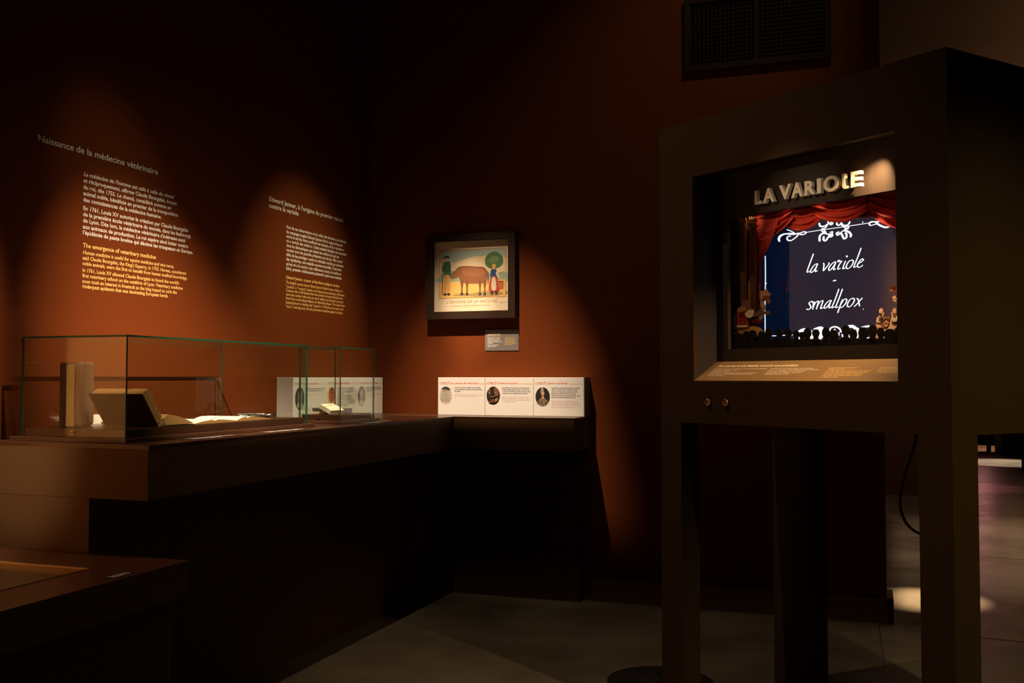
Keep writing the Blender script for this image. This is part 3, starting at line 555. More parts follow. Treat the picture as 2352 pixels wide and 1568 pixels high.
# milkmaid in blue and ochre standing at the right with a pail
A([(846, 560), (880, 545), (914, 560), (916, 650), (848, 652)], (42, 72, 118)); A([(846, 645), (918, 643), (944, 800), (826, 806)], (180, 60, 44)); A([(862, 650), (900, 650), (908, 780), (856, 782)], (214, 200, 170)); A([(866, 505), (890, 498), (902, 520), (892, 545), (868, 540)], (220, 168, 128)); A([(858, 520), (862, 494), (892, 484), (908, 504), (900, 512), (870, 506)], (226, 172, 52))
A([(914, 570), (950, 640), (944, 656), (908, 610)], (220, 205, 175)); A([(852, 800), (872, 800), (868, 835), (846, 838)], (52, 38, 34)); A([(898, 800), (918, 800), (924, 835), (900, 836)], (52, 38, 34))
A([(930, 690), (996, 688), (988, 770), (938, 772)], (196, 110, 52), False); A(ellipse(963, 689, 33, 7, 16), (120, 66, 40), False)
for x in (945, 962, 980): A([(x, 698), (x+2, 698), (x+1, 770), (x-1, 770)], (140, 72, 38), False)
art.build('picture', am, t, fix=False)
b = B(); prn = lambda u, v: on_y(u, v, PY-.0006)
pxtext(b, ["L'ORIGINE DE LA VACCINE."], prn, RB, UZ, 1025.5, [696.4], 1143.8, 6.4, bold=-.014, res=3)
pxtext(b, ["à Paris chez Depeuille, Rue des Mathurins Sorbonne aux deux Pilastres d'Or"], prn, RB, UZ, 1033, [703.4], 1124, 2.2, shear=.3, bold=0)
pxtext(b, ["Déposé à la B. N."], prn, RB, UZ, 1148.5, [694.6], 1166, 2.0, shear=.3, bold=0)
b.build('lettering', OM(150, 118, 82), t, fix=False)
# wall plaque under the print
PP = lambda u, v: on_y(u, v, BY-.004)
x0, x1 = PP(1114, 780).x, PP(1191, 780).x; z1 = PP(1150, 757).z; z0 = PP(1150, 805).z
t = thing('wall_plaque', 'small grey caption plaque on back wall below the framed print', 'plaque', ((x0+x1)/2, BY, z0))
b = B(); b.box((x0, BY-.004, z0), (x1, BY-.0005, z1)); b.build('board', M['plaque'], t, bevel=.0005)
b = B(); pxtext(b, ["L'origine de la vaccine"], PP, RB, UZ, 1120, [768.7], 1150, 3, bold=.04)
pxtext(b, ["Estampe satirique sur l'origine", "du premier vaccin, imprimée", "par François Depeuille, dans sa", "boutique Aux Deux Pilastres d'Or.", "(1796-1803)", "Déposée à la Bibliothèque", "Nationale de France."], PP, RB, UZ, 1120, [776.9, 780, 783.2, 786, 789.3, 793.3, 796.4], 1153.5, 1.9, bold=.03); b.build('lettering', M['tw'], t, fix=False)
b = B(); pxtext(b, ["The origin of the vaccine"], PP, RB, UZ, 1120, [772.2], 1149, 2.4, bold=.03)
pxtext(b, ["Satirical illustration on the", "origins of the first vaccine", "printed by François Depeuille", "in his boutique, Aux Deux", "Pilastres d'Or. (1796-1803)", "Deposited at the Bibliothèque", "Nationale de France."], PP, RB, UZ, 1160, [776, 779.2, 781.6, 784.4, 786.8, 789.2, 792], 1185, 1.6, bold=.02); tag(b.build('lettering', M['to'], t, fix=False), 'ochre English lettering')
# ------------------------------------------------------------------ ventilation grille high on the back wall
VYp = BY-.03; vq = lambda u, v: on_y(u, v, VYp)
x0 = vq(1572.5, 150).x; xi = vq(1586, 150).x; z0 = vq(1572.5, 166).z; zi = vq(1586.6, 149).z; zt = vq(1586, 9).z; ztt = zt+(zi-z0)
xm = vq(1736.5, 100).x; mw = .018; bayw = xm-mw/2-xi; xr = xm+mw/2+bayw; xrr = xr+(xi-x0)
t = thing('ventilation_grille', 'large dark ventilation grille high on the back wall above the booth', 'grille', ((x0+xrr)/2, BY, z0))
b = B(); b.box((x0, VYp, z0), (xrr, BY-.001, zi)); b.box((x0, VYp, zt), (xrr, BY-.001, ztt)); b.box((x0, VYp, zi), (xi, BY-.001, zt)); b.box((xr, VYp, zi), (xrr, BY-.001, zt)); b.build('frame', M['vent'], t, bevel=.002)
b = B(); b.box((xm-mw/2, VYp+.002, zi), (xm+mw/2, BY-.001, zt)); b.build('mullion', M['vent'], t)
b = B(); b.box((xi, BY-.004, zi), (xr, BY-.0015, zt)); b.build('backing', M['ventd'], t)
def shared(name, mesh0, off, parent):
    o = bpy.data.objects.new(name, mesh0.data); COL.objects.link(o); o.parent = parent; o.matrix_parent_inverse = Matrix.Identity(4); o.location = Vector(mesh0.location)+Vector(off); return o
sp = bayw/15
b = B(); b.box((xi+sp-.0012, VYp+.004, zi), (xi+sp+.0012, BY-.010, zt)); s0 = b.build('slat', M['vent'], t)
for k in range(2, 15): shared('slat', s0, (sp*(k-1), 0, 0), t)
for k in range(1, 15): shared('slat', s0, (xm+mw/2-xi+sp*(k-1), 0, 0), t)
hz = (zt-zi)/15
b = B(); b.box((xi, BY-.010, zi+hz-.006), (xr, BY-.0065, zi+hz+.006)); s1 = b.build('crossbar', M['vent'], t)
for k in range(2, 15): shared('crossbar', s1, (0, 0, hz*(k-1)), t)
# ------------------------------------------------------------------ projection booth (little theatre)
def c2r(X, Y): c, s = math.cos(YAW), math.sin(YAW); return (c*X-s*Y, s*X+c*Y)
us = Vector((.574, -.819)).normalized(); ut = Vector((.858, .5136)).normalized(); P0 = Vector((.522, 3.5))
def L(s, tt, z): X, Y = P0+us*s+ut*tt; x, y = c2r(X, Y); return Vector((x, y, z))
SD = (L(1, 0, 0)-L(0, 0, 0)); TD = (L(0, 1, 0)-L(0, 0, 0)); ND = Vector((SD.y, -SD.x, 0)).normalized(); ND = ND if ND.dot(TD) < 0 else -ND
def bp(u, v, tt):
    """point of the plane parallel to the booth front at depth tt"""
    d = ray(u, v); p = L(0, tt, 0); k = (p-Vector((0, 0, 0))).dot(ND)/d.dot(ND); return Vector((d.x*k, d.y*k, EYE+d.z*k))
def st(P):  # world -> (s, t)
    q = Vector((P.x, P.y))-Vector(L(0, 0, 0)[:2]); a = Vector(SD[:2]); c = Vector(TD[:2]); D = a.x*c.y-a.y*c.x
    return ((q.x*c.y-q.y*c.x)/D, (a.x*q.y-a.y*q.x)/D)
def lb(b, s0, s1, t0, t1, z0, z1, mi=0): b.hexa([L(s0, t0, z0), L(s1, t0, z0), L(s1, t1, z0), L(s0, t1, z0), L(s0, t0, z1), L(s1, t0, z1), L(s1, t1, z1), L(s0, t1, z1)], mi)
BW, BD = 1.092, .64; z_bot = .996; z_top = 2.024
so0 = st(bp(1592, 640, 0))[0]; so1 = st(bp(2059.5, 640, 0))[0]; zo0 = bp(2060, 875.5, 0).z; zo1 = (bp(2058.3, 301.8, 0).z+bp(1592, 404, 0).z)/2
booth = thing('projection_booth', 'tall dark brown booth on legs with small theatre stage and screen', 'booth', L(BW/2, BD/2, 0))
TK = .018
b = B(); lb(b, 0, BW, 0, TK, z_bot, zo0); lb(b, 0, BW, 0, TK, zo1, z_top); lb(b, 0, so0, 0, TK, zo0, zo1); lb(b, so1, BW, 0, TK, zo0, zo1); b.build('front_panel', M['booth'], booth)
b = B(); lb(b, 0, TK, TK, BD, z_bot, z_top); b.build('side_panel', M['booth'], booth)
b = B(); lb(b, BW-TK, BW, TK, BD, z_bot, z_top); b.build('side_panel', M['booth'], booth)
b = B(); lb(b, TK, BW-TK, BD-TK, BD, z_bot, z_top); b.build('back_panel', M['booth'], booth)
b = B(); lb(b, TK, BW-TK, TK, BD-TK, z_top-TK, z_top); b.build('top_panel', M['booth'], booth)
b = B(); lb(b, TK, BW-TK, TK, BD-TK, z_bot, z_bot+TK); b.build('bottom_panel', M['booth'], booth)
for (s0, s1, t0, t1) in ((0, .1, 0, .08), (BW-.098, BW, 0, .107), (0, .158, BD-.1, BD), (BW-.12, BW, BD-.1, BD)):
    b = B(); lb(b, s0, s1, t0, t1, 0, z_bot); b.build('leg', M['booth'], booth)
# recess jambs, shelf, inner proscenium
TR = .104; zs1 = 1.203
b = B(); lb(b, so0-.012, so0, TK, TR, zo0, zo1+.02); b.build('jamb', M['dark'], booth)
b = B(); lb(b, so1, so1+.012, TK, TR, zo0, zo1+.02); b.build('jamb', M['dark'], booth)
b = B(); lb(b, so0, so1, TK, TR, zo1+.018, zo1+.03); b.build('recess_ceiling', M['boothin'], booth)
b = B(); b.prism([L(so0, 0.0, zo0), L(so0, TR, zs1), L(so0, TR, zo0-.006), L(so0, 0.0, zo0-.006)], L(so1, 0, 0)-L(so0, 0, 0)); tag(b.build('sloping_shelf', M['shelfm'], booth), 'lit bronze lettered sloping shelf')
PN = .014
si0 = st(bp(1671, 640, TR))[0]; zi0 = (bp(1678, 801, TR).z+bp(2060, 790, TR).z)/2; zi1 = (bp(1671, 501.6, TR).z+bp(2059, 436, TR).z)/2
b = B(); lb(b, so0-.012, si0, TR, TR+PN, zo0, zo1+.03); lb(b, si0, so1+.012, TR, TR+PN, zo0, zi0); lb(b, si0, so1+.012, TR, TR+PN, zi1, zo1+.03); b.build('inner_panel', M['boothin'], booth)
# lettering on the shelf: runs along the shelf, receding up the slope
b = B(); RS = SD.normalized(); US = (L(0, TR, zs1)-L(0, 0, zo0)).normalized(); NS = RS.cross(US)
slope_len = (L(0, TR, zs1)-L(0, 0, zo0)).length
def SH(s, k): return L(so0+s, TR*k, zo0+(zs1-zo0)*k)+NS*.0008*(1 if NS.z > 0 else -1)
textlines(b, ["Des craintes et une réussite vaccinale sans précédent"], SH(.035, .70), RS, US, .0125, .335, [0], bold=.02)
cols = [(.035, ["En 1796, la découverte du premier vaccin suscite l'enthousiasme", "ainsi que des craintes : certains", "redoutent la vaccination.", "Des caricatures montrent des hommes se transformant en", "vaches après avoir été inoculés au moyen de la vaccine", "ou chez un praticien."], .225), (.275, ["Jusqu'à la fin du XIXe siècle, la vaccination", "par la variole des vaches s'étend à toute l'Europe", "grâce aux campagnes et aux médecins", "qui voyagent. En 1980, la variole est", "éradiquée dans le monde."], .19),
        (.50, ["Fears and unprecedented", "vaccine success", "In 1796, the discovery of the first vaccine", "was met with both enthusiasm and fear:", "cartoons showed people turning into", "cows after vaccination with cowpox", "or other vaccines."], .155), (.675, ["Until the end of the 19th century,", "vaccination spread through Europe", "thanks to country doctors and travel.", "In 1980, smallpox was eradicated."], .09)]
for s0_, ls, wd_ in cols[:2]: textlines(b, ls, SH(s0_, .58), RS, US, .0045, wd_, [i*.0085 for i in range(len(ls))], bold=.02)
b.build('lettering', M['cream'], booth, fix=False)
b = B()
for s0_, ls, wd_ in cols[2:]: textlines(b, ls, SH(s0_, .58), RS, US, .0045, wd_, [i*.0085 for i in range(len(ls))], bold=.02)
tag(b.build('lettering', M['to'], booth, fix=False), 'ochre English lettering')
# raised title letters
def letter(ch, ul, ur, vt, vb, lean):
    """vt, vb measured at the letter's centre; each is cut from thick board and stands proud of the panel"""
    tt = TR-.028; um = (ul+ur)/2
    sl = st(bp(ul, 420, tt))[0]; sr = st(bp(ur, 420, tt))[0]; z1_ = bp(um, vt, tt).z; z0_ = bp(um, vb, tt).z
    b = B(); off = TD.normalized()*.013
    if ch == 'l':
        wd_ = sr-sl; pts = [(0, 1), (.42, 1), (.42, .28), (.5, .17), (.72, .17), (1, .15), (1, 0), (.6, -.01), (.25, .02), (.05, .12), (0, .28)]
        P = [L(sl+x*wd_, tt, z0_+(z1_-z0_)*y) for x, y in pts]; b.prism(P, off)
    else:
        vs_, fs = tmesh(ch, 4, 0, .035); x0_ = min(v[0] for v in vs_); x1_ = max(v[0] for v in vs_); y0_ = min(v[1] for v in vs_); y1_ = max(v[1] for v in vs_)
        P = [L(sl+(v[0]-x0_)/(x1_-x0_)*(sr-sl), tt, z0_+(v[1]-y0_)/(y1_-y0_)*(z1_-z0_)) for v in vs_]
        n = len(P); ec = {}
        for f in fs:
            for i in range(len(f)): e = (f[i], f[(i+1) % len(f)]); ec[e] = 1
        fr_ = list(fs)+[tuple(n+k for k in reversed(f)) for f in fs]+[(e[1], e[0], n+e[0], n+e[1]) for e in ec if (e[1], e[0]) not in ec]
        b.mesh(P+[p+off for p in P], fr_)
    b.build('letter', M['cream'], booth)
def lc(x, y): return (1560+x/4.3556, 280+y/4.3556)
for ch, x0_, x1_, yt, yb in (('L', 752, 822, 683, 822), ('A', 835, 948, 660, 805), ('V', 997, 1117, 626, 772), ('A', 1118, 1233, 604, 752), ('R', 1253, 1355, 585, 730), ('I', 1377, 1417, 563, 714), ('O', 1442, 1592, 536, 697), ('l', 1628, 1690, 512, 667), ('E', 1717, 1817, 492, 648)):
    a = lc(x0_, yt); c = lc(x1_, yb); letter(ch, a[0], c[0], a[1], c[1], 0)
# language buttons
def button(label, u, v, kind):
    c = bp(u, v, 0); s, _ = st(c); r = .0098; z = c.z
    t = thing('language_button', label, 'button', L(s, -.006, z-r), 'language buttons on the booth front')
    ring = [L(s+r*math.cos(a), -.007, z+r*math.sin(a)) for a in [2*PI*k/24 for k in range(24)]]
    b = B(); b.tube(ring+[ring[0]], .0014, 8); b.build('ring', mat('ring_copper', (.55, .28, .14), .3, .7), t)
    def strip(x0_, x1_, y0_, y1_, k, mi, b):
        # piece of the round face between limits (unit circle)
        pts = []
        n = 14
        for i in range(n+1):
            x = x0_+(x1_-x0_)*i/n; h = math.sqrt(max(0, 1-x*x)); pts.append((x, max(min(y1_, h), -h)))
        for i in range(n, -1, -1):
            x = x0_+(x1_-x0_)*i/n; h = math.sqrt(max(0, 1-x*x)); pts.append((x, min(max(y0_, -h), h)))
        b.poly([L(s+x*r*.92, -.0062-.0002*k, z+y*r*.92) for x, y in pts], mi)
    b = B()
    if kind == 'fr':
        ms = [OM(18, 20, 60), OM(200, 185, 150), OM(150, 22, 16)]
        strip(-1, -.33, -1, 1, 1, 0, b); strip(-.33, .33, -1, 1, 1, 1, b); strip(.33, 1, -1, 1, 1, 2, b)
    else:
        ms = [OM(24, 26, 62), OM(200, 175, 140), OM(150, 22, 16)]
        strip(-1, 1, -1, 1, 1, 0, b)
        for sg in (-1, 1):
            d = Vector((1, sg)).normalized(); nn = Vector((-d.y, d.x))*.16
            b.poly([L(s+q.x*r*.92, -.0066, z+q.y*r*.92) for q in (-d-nn, d-nn, d+nn, -d+nn)], 1)
        strip(-.32, .32, -1, 1, 3, 1, b); strip(-1, 1, -.32, .32, 3, 1, b); strip(-.18, .18, -1, 1, 4, 2, b); strip(-1, 1, -.18, .18, 4, 2, b)
    b.build('flag_face', ms, t, fix=False)
    b = B(); b.prism([L(s+r*.95*math.cos(a), -.006, z+r*.95*math.sin(a)) for a in [2*PI*k/20 for k in range(20)]], TD.normalized()*.006); b.build('body', M['dark'], t)
    b = B(); b.tube([L(s-r*1.25, -.009, z), L(s-r*.9, -.007, z)], .0018, 8); b.tube([L(s-r*.4, -.008, z+r*1.25), L(s-r*.3, -.007, z+r*.9)], .0012, 8); b.build('nub', M['gold'], t)
button('round button with blue, white and red stripes, left on booth front', 1629.3, 924, 'fr')
button('round button with red cross on blue, right on booth front', 1669.7, 925, 'uk')
# ---- stage interior
SC = .235
b = B(); lb(b, so0+.06, so1+.08, SC, SC+.02, zi0-.06, zi1+.02); screen = b.build('screen', M['screen'], booth)
def strokes(b, data, width, conv, tt, nib=math.radians(50), k0=.35, mi=0):
    """broad-nib pen strokes drawn on a plane of the booth"""
    for pts in data:
        wf = 1.0
        if isinstance(pts, tuple): pts, wf = pts
        P = smooth_open(pts, 7); W_ = width*wf; left = []; right = []
        for i, p in enumerate(P):
            q0 = P[max(i-1, 0)]; q1 = P[min(i+1, len(P)-1)]; dx, dy = q1[0]-q0[0], q1[1]-q0[1]; l_ = math.hypot(dx, dy) or 1; dx /= l_; dy /= l_
            a = math.atan2(-dy, dx); ww = W_*(k0+(1-k0)*abs(math.sin(a-nib*0-math.radians(25))))/2
            left.append((p[0]-dy*ww, p[1]+dx*ww)); right.append((p[0]+dy*ww, p[1]-dx*ww))
        for i in range(len(P)-1): b.poly([bp(*conv(*q), tt) for q in (left[i], left[i+1], right[i+1], right[i])], mi)
        for e in (P[0], P[-1]): b.poly([bp(*conv(*q), tt) for q in ellipse(e[0], e[1], W_*.36, W_*.36, 10)], mi)
cs = lambda x, y: (1820+x/8.254, 550+y/8.254)
word1 = [[(397, 275), (340, 430), (284, 585), (290, 618), (320, 604)],
         [(480, 462), (440, 466), (385, 520), (345, 590), (352, 622), (385, 608), (440, 540), (478, 468)], [(474, 470), (436, 575), (440, 608), (470, 590)],
         [(588, 450), (600, 470), (592, 540), (590, 590), (640, 530), (690, 470), (692, 440)],
         [(826, 425), (786, 430), (730, 480), (690, 545), (696, 582), (728, 570), (785, 500), (822, 432)], [(820, 435), (784, 540), (788, 572), (818, 556)],
         [(872, 425), (868, 395), (895, 400), (898, 412), (935, 412), (905, 450), (868, 520), (868, 562), (905, 545)],
         [(1005, 410), (966, 510), (958, 545), (968, 554), (998, 536)],
         [(1130, 388), (1075, 410), (1030, 480), (1022, 535), (1055, 550), (1110, 510), (1152, 440), (1150, 398), (1125, 388)],
         [(1300, 165), (1240, 330), (1172, 495), (1170, 525), (1205, 512)],
         [(1238, 462), (1290, 435), (1340, 395), (1340, 372), (1310, 372), (1260, 430), (1232, 490), (1250, 524), (1290, 518), (1330, 488)]]
dots = [(1032, 318, 19), (1343, 1319, 9)]
word2 = [[(375, 1195), (372, 1172), (330, 1185), (318, 1215), (340, 1250), (348, 1290), (310, 1325), (272, 1318)],
         [(412, 1178), (400, 1215), (385, 1318)], [(392, 1290), (430, 1205), (478, 1168), (492, 1185), (455, 1315)], [(462, 1285), (510, 1195), (560, 1160), (578, 1172), (540, 1280), (545, 1308), (578, 1290)],
         [(738, 1155), (700, 1158), (640, 1210), (605, 1270), (612, 1300), (645, 1288), (700, 1220), (736, 1160)], [(732, 1160), (696, 1262), (700, 1296), (735, 1278)],
         [(880, 940), (820, 1110), (758, 1262), (758, 1292), (795, 1275)], [(948, 940), (890, 1100), (826, 1262), (828, 1290), (862, 1275)],
         [(960, 1140), (935, 1170), (860, 1385)], [(915, 1235), (965, 1150), (1010, 1125), (1030, 1150), (1005, 1215), (945, 1280), (905, 1285)],
         [(1150, 1112), (1095, 1135), (1050, 1205), (1042, 1258), (1075, 1276), (1130, 1235), (1172, 1165), (1172, 1125), (1145, 1112)],
         [(1222, 1118), (1245, 1130), (1262, 1200), (1272, 1256)], [(1322, 1108), (1270, 1170), (1215, 1230), (1175, 1268)]]
dash = [[(775, 783), (825, 772)]]
b = B(); b.poly([bp(u, v, SC-.0006) for u, v in ((1813, 812), (2090, 812), (2090, 600), (2062, 560), (2040, 500), (1990, 480), (1813, 500))]); b.build('reflection_field', mat('screen_reflection', (.004, .006, .012), .08, emit=(.022, .0165, .026), estr=1.0), screen, fix=False)  # reflection on the screen, painted in as a faint glowing area
b = B(); TG = SC-.0012
strokes(b, word1, 26, cs, TG, k0=.5); strokes(b, word2, 26, cs, TG, k0=.5); strokes(b, dash, 22, cs, TG, k0=1)
for x, y, r in dots: b.poly([bp(*cs(*q), TG) for q in ellipse(x, y, r, r, 14)])
b.build('lettering', M['glow'], screen, fix=False)
co = lambda x, y: (1700+x/6.189, 440+y/6.189)
orn = [([(560, 705), (545, 672), (570, 625), (640, 600), (760, 605), (830, 590)], 1.5), ([(560, 700), (562, 660), (600, 620), (700, 590), (780, 600)], .8), ([(665, 540), (720, 560), (775, 590)], .9),
       ([(715, 630), (675, 640), (670, 680), (720, 695), (790, 650), (850, 590), (920, 570), (930, 595), (880, 610), (845, 600)], 1.3), ([(930, 580), (1150, 545), (1500, 495), (1830, 445)], .8),
       ([(1830, 470), (1850, 430), (1930, 425), (2000, 425), (2020, 420)], 1.0), ([(1850, 480), (1900, 470), (1960, 450), (1900, 430), (1840, 450), (1850, 485)], 1.0), ([(1930, 440), (2000, 485), (2080, 508), (2135, 480), (2140, 440), (2080, 438)], 1.8),
       ([(1125, 450), (1140, 490), (1200, 490), (1245, 460), (1310, 440)], 1.6), ([(1245, 430), (1290, 470), (1315, 450), (1290, 425)], 1.3), ([(1150, 540), (1190, 530), (1240, 480)], 1.3), ([(1160, 560), (1230, 600), (1300, 600), (1310, 570), (1280, 580)], 1.3),
       ([(1130, 700), (1130, 640), (1160, 600), (1200, 590)], 1.9), ([(1190, 640), (1185, 680), (1215, 695), (1250, 650), (1290, 610), (1312, 620), (1290, 640), (1262, 625)], 1.8), ([(1170, 520), (1220, 580)], 1.2),
       ([(1380, 430), (1375, 465), (1410, 475), (1440, 440)], 1.5), ([(1560, 430), (1530, 470), (1470, 480), (1440, 450)], 1.6), ([(1440, 470), (1520, 530), (1540, 500), (1480, 560)], 1.3),
       ([(1400, 575), (1372, 590), (1390, 615), (1430, 590), (1460, 640), (1480, 668), (1510, 650), (1510, 600), (1495, 590)], 1.8), ([(1480, 550), (1540, 570), (1575, 610), (1568, 640)], 1.9), ([(1430, 580), (1500, 530)], 1.2)]
b = B(); strokes(b, orn, 17, co, TG, k0=.6)
b.poly([bp(*co(*q), TG) for q in ellipse(1743, 433, 9, 9, 10)])
co2 = lambda x, y: (1740+x/7.35, 720+y/7.35)
orn2 = [([(680, 380), (690, 320), (760, 270), (860, 265)], 2.6), ([(700, 300), (800, 280)], 3), ([(900, 290), (925, 330), (925, 380), (880, 400), (930, 410)], 2.4), ([(960, 270), (1060, 240), (1110, 280), (1090, 350), (1050, 420), (980, 430)], 3.2), ([(1060, 260), (1070, 400)], 4.5), ([(1210, 300), (1240, 240), (1310, 222), (1380, 250), (1410, 310)], 1.6), ([(1390, 315), (1365, 330), (1380, 345), (1370, 370)], .8),
        ([(1530, 220), (1600, 215), (1660, 250)], 3.2), ([(1540, 300), (1540, 380), (1570, 390)], 2.5), ([(1690, 250), (1690, 330), (1680, 400)], 2.6), ([(1760, 235), (1850, 215), (1900, 215)], 2.2), ([(1995, 330), (1985, 380)], 2.5), ([(1825, 418), (1885, 402)], 1.0), ([(690, 350), (705, 440)], 2.6), ([(200, 378), (620, 358)], .8), ([(1430, 350), (1440, 390)], 1.6)]
strokes(b, orn2, 17, co2, TG, k0=.8)
b.poly([bp(*co2(*q), TG) for q in ellipse(1303, 268, 13, 13, 10)])
strokes(b, [[(1757.5, 588), (1758, 640), (1757, 700), (1757.5, 772)]], 1.9, lambda x, y: (x, y), TG, k0=1)
b.poly([bp(*q, TG) for q in ellipse(1759.5, 650.5, 1.5, 1.5, 8)])
b.build('ornament', M['glow'], screen, fix=False)
# curtain: swags with real folds, and the left drop
def swag(pl_, pr_, sagtop, sagbot, tt, name='curtain_swag', nf=5, label=None):
    """pl_, pr_: (u, vtop, vbot) at both ends"""
    n, m = 26, 30; vs_ = []; fs = []
    for j in range(m+1):
        k = j/m
        for i in range(n+1):
            a = i/n; vt = pl_[1]+(pr_[1]-pl_[1])*a; vb = pl_[2]+(pr_[2]-pl_[2])*a
            v = vt+sagtop*4*a*(1-a)+((vb+sagbot*4*a*(1-a))-(vt+sagtop*4*a*(1-a)))*k; u = pl_[0]+(pr_[0]-pl_[0])*a
            fold = .017*(1-abs(math.sin(PI*nf*k)))*(.35+.65*math.sin(PI*a))+.004*math.sin(a*9+j*.4)
            vs_.append(bp(u, v, tt-fold))
    for j in range(m):
        for i in range(n): c = j*(n+1)+i; fs.append((c, c+1, c+n+2, c+n+1))
    b = B(); b.mesh(vs_, fs, 0, True); o = b.build(name, M['curtain'], booth, fix=False)
    if label: o['label'] = label
swag((1722, 470, 548), (1822, 462, 500), -4, 20, .185); swag((1805, 452, 520), (1885, 446, 505), 0, 16, .192); swag((1860, 446, 485), (1990, 425, 485), 4, 26, .182)
swag((1960, 425, 495), (2010, 425, 493), 0, 6, .19); swag((1995, 420, 490), (2085, 410, 525), 4, 12, .184)
n, m = 18, 24; vs_ = []; fs = []
def rightedge(v): # profile of the drop's free side
    pr = [(500, 1790), (545, 1775), (575, 1762), (598, 1749), (620, 1748), (700, 1748), (716, 1738), (722, 1727)]
    for (a, x), (c, y) in zip(pr, pr[1:]):
        if v <= c: return x+(y-x)*(v-a)/(c-a)
    return pr[-1][1]
for j in range(m+1):
    v = 500+222*j/m; ur = rightedge(v)
    for i in range(n+1):
        a = i/n; vs_.append(bp(1716+(ur-1716)*a, v, .175-.007*abs(math.sin(a*8+j*.25))))
for j in range(m):
    for i in range(n): c = j*(n+1)+i; fs.append((c, c+1, c+n+2, c+n+1))
b = B(); b.mesh(vs_, fs, 0, True); b.build('curtain_drop', M['curtain'], booth, fix=False)
# painted wooden columns at the left of the stage
def pcol(u0, u1, v0, v1, tt, flutes):
    c = B(); P = [bp(u0, v1, tt), bp(u1, v1, tt), bp(u1, v0, tt), bp(u0, v0, tt)]; c.prism(P, TD.normalized()*.006)
    wd_ = (u1-u0)/(flutes*2+1)
    for k in range(flutes): x = u0+wd_*(2*k+1); c.prism([bp(x, v1-3, tt-.0005), bp(x+wd_, v1-3, tt-.0005), bp(x+wd_, v0+4, tt-.0005), bp(x, v0+4, tt-.0005)], -TD.normalized()*.0025)
    o = c.build('column', M['col'], booth)
    c = B()
    for k, (dv, e) in enumerate(((0, 3), (4, 2), (8, 1))): c.prism([bp(u0-e, v0-dv+4, tt-.002), bp(u1+e, v0-dv+4, tt-.002), bp(u1+e, v0-dv, tt-.002), bp(u0-e, v0-dv, tt-.002)], -TD.normalized()*(.003+.001*k))
    c.build('capital', M['colg'], o)
pcol(1687, 1713, 508, 800, .150, 5); pcol(1723, 1735, 516, 722, .158, 2)
b = B(); b.prism([bp(1713, 760, .162), bp(1724, 745, .162), bp(1724, 500, .162), bp(1713, 500, .162)], TD.normalized()*.004); b.build('column', M['col'], booth)
b = B()
for k in range(8): b.tube([bp(1722+k*2, 514-k % 3, .154), bp(1722+k*2.3, 505, .152), bp(1721+k*2.6, 497+k % 2*2, .150)], [.0016, .002, .0012], 6)
tag(b.build('scroll_capital', M['colg'], booth), 'leafy gilt capital above the slim column')
b = B(); b.poly([bp(1715.5, 530, .1615), bp(1720.5, 530, .1615), bp(1720.5, 590, .1615), bp(1715.5, 590, .1615)]); b.build('niche', M['boothin'], booth)
b = B(); b.prism([bp(*q, .160) for q in smooth_closed([(1719, 647), (1722, 646), (1723.5, 653), (1725, 665), (1724, 690), (1726, 720), (1712, 722), (1716, 690), (1713, 672), (1718, 660)])], TD.normalized()*-.002); b.build('statue_relief', M['colg'], booth)
b = B(); lb(b, si0-.02, so0+.30, .30, .304, zi0-.05, zi1+.05); b.build('backdrop', M['boothin'], booth)
# cut-out figures
cl = lambda x, y: (1660+x/8.711, 640+y/8.711)
def cut(name, parts, conv, tt, label, parent):
    root = None
    for k, (nm, pts, m) in enumerate(parts):
        b = B(); b.prism([bp(*conv(*q), tt-.0016*k) for q in smooth_closed(pts, 3)], TD.normalized()*.0016); o = b.build(nm if root else name, m, root or parent)
        if not root: root = o; o['label'] = label
    return root
cut('seated_figure_cutout', [('t', [(270, 1100), (275, 920), (300, 960), (480, 940), (690, 960), (790, 1040), (720, 1150), (400, 1110)], M['trous']),
    ('shirt', [(215, 760), (250, 690), (290, 780), (280, 1090), (235, 1020)], M['sleeve']), ('vest', [(265, 665), (300, 640), (440, 640), (500, 760), (520, 900), (480, 935), (290, 935)], M['vest']),
    ('belt', [(290, 938), (480, 935), (480, 960), (300, 968)], M['sleeve']), ('arm', [(560, 680), (650, 680), (760, 580), (810, 590), (780, 620), (840, 650), (930, 640), (945, 690), (900, 715), (800, 710), (690, 755), (560, 765)], M['skind']),
    ('sleeve', [(440, 680), (500, 625), (610, 625), (610, 700), (560, 780), (470, 760)], M['sleeve']), ('head', [(380, 480), (420, 420), (490, 420), (525, 500), (520, 590), (450, 640), (390, 600)], M['skind']), ('collar', [(290, 620), (350, 560), (440, 560), (440, 640), (310, 665)], M['colg'])], cl, .140, 'seated man cut-out in red vest, sleeves and ochre trousers', booth)
cut('console_cutout', [('t', [(490, 800), (640, 790), (765, 825), (740, 900), (735, 1000), (560, 1000), (520, 900)], M['wood']), ('rim', [(520, 812), (760, 830), (750, 890), (560, 885)], M['vest'])], cl, .150, 'dark red console cut-out with studded rim', booth)
cut('profile_head_cutout', [('t', [(745, 250), (800, 250), (860, 205), (895, 215), (900, 255), (965, 310), (930, 350), (940, 420), (950, 470), (920, 510), (860, 460), (800, 400), (745, 400)], M['rock']),
    ('face', [(760, 420), (800, 440), (835, 500), (860, 600), (820, 655), (770, 655), (758, 560)], M['skin']), ('beard', [(860, 430), (940, 450), (955, 480), (910, 505), (875, 480)], M['orange']), ('bib', [(720, 770), (825, 712), (790, 790), (750, 840)], M['skin']), ('hair', [(765, 265), (850, 230), (890, 280), (920, 350), (860, 330), (800, 350)], M['skin'])], cl, .170, 'pale curly profile head cut-out with rose beard', booth)
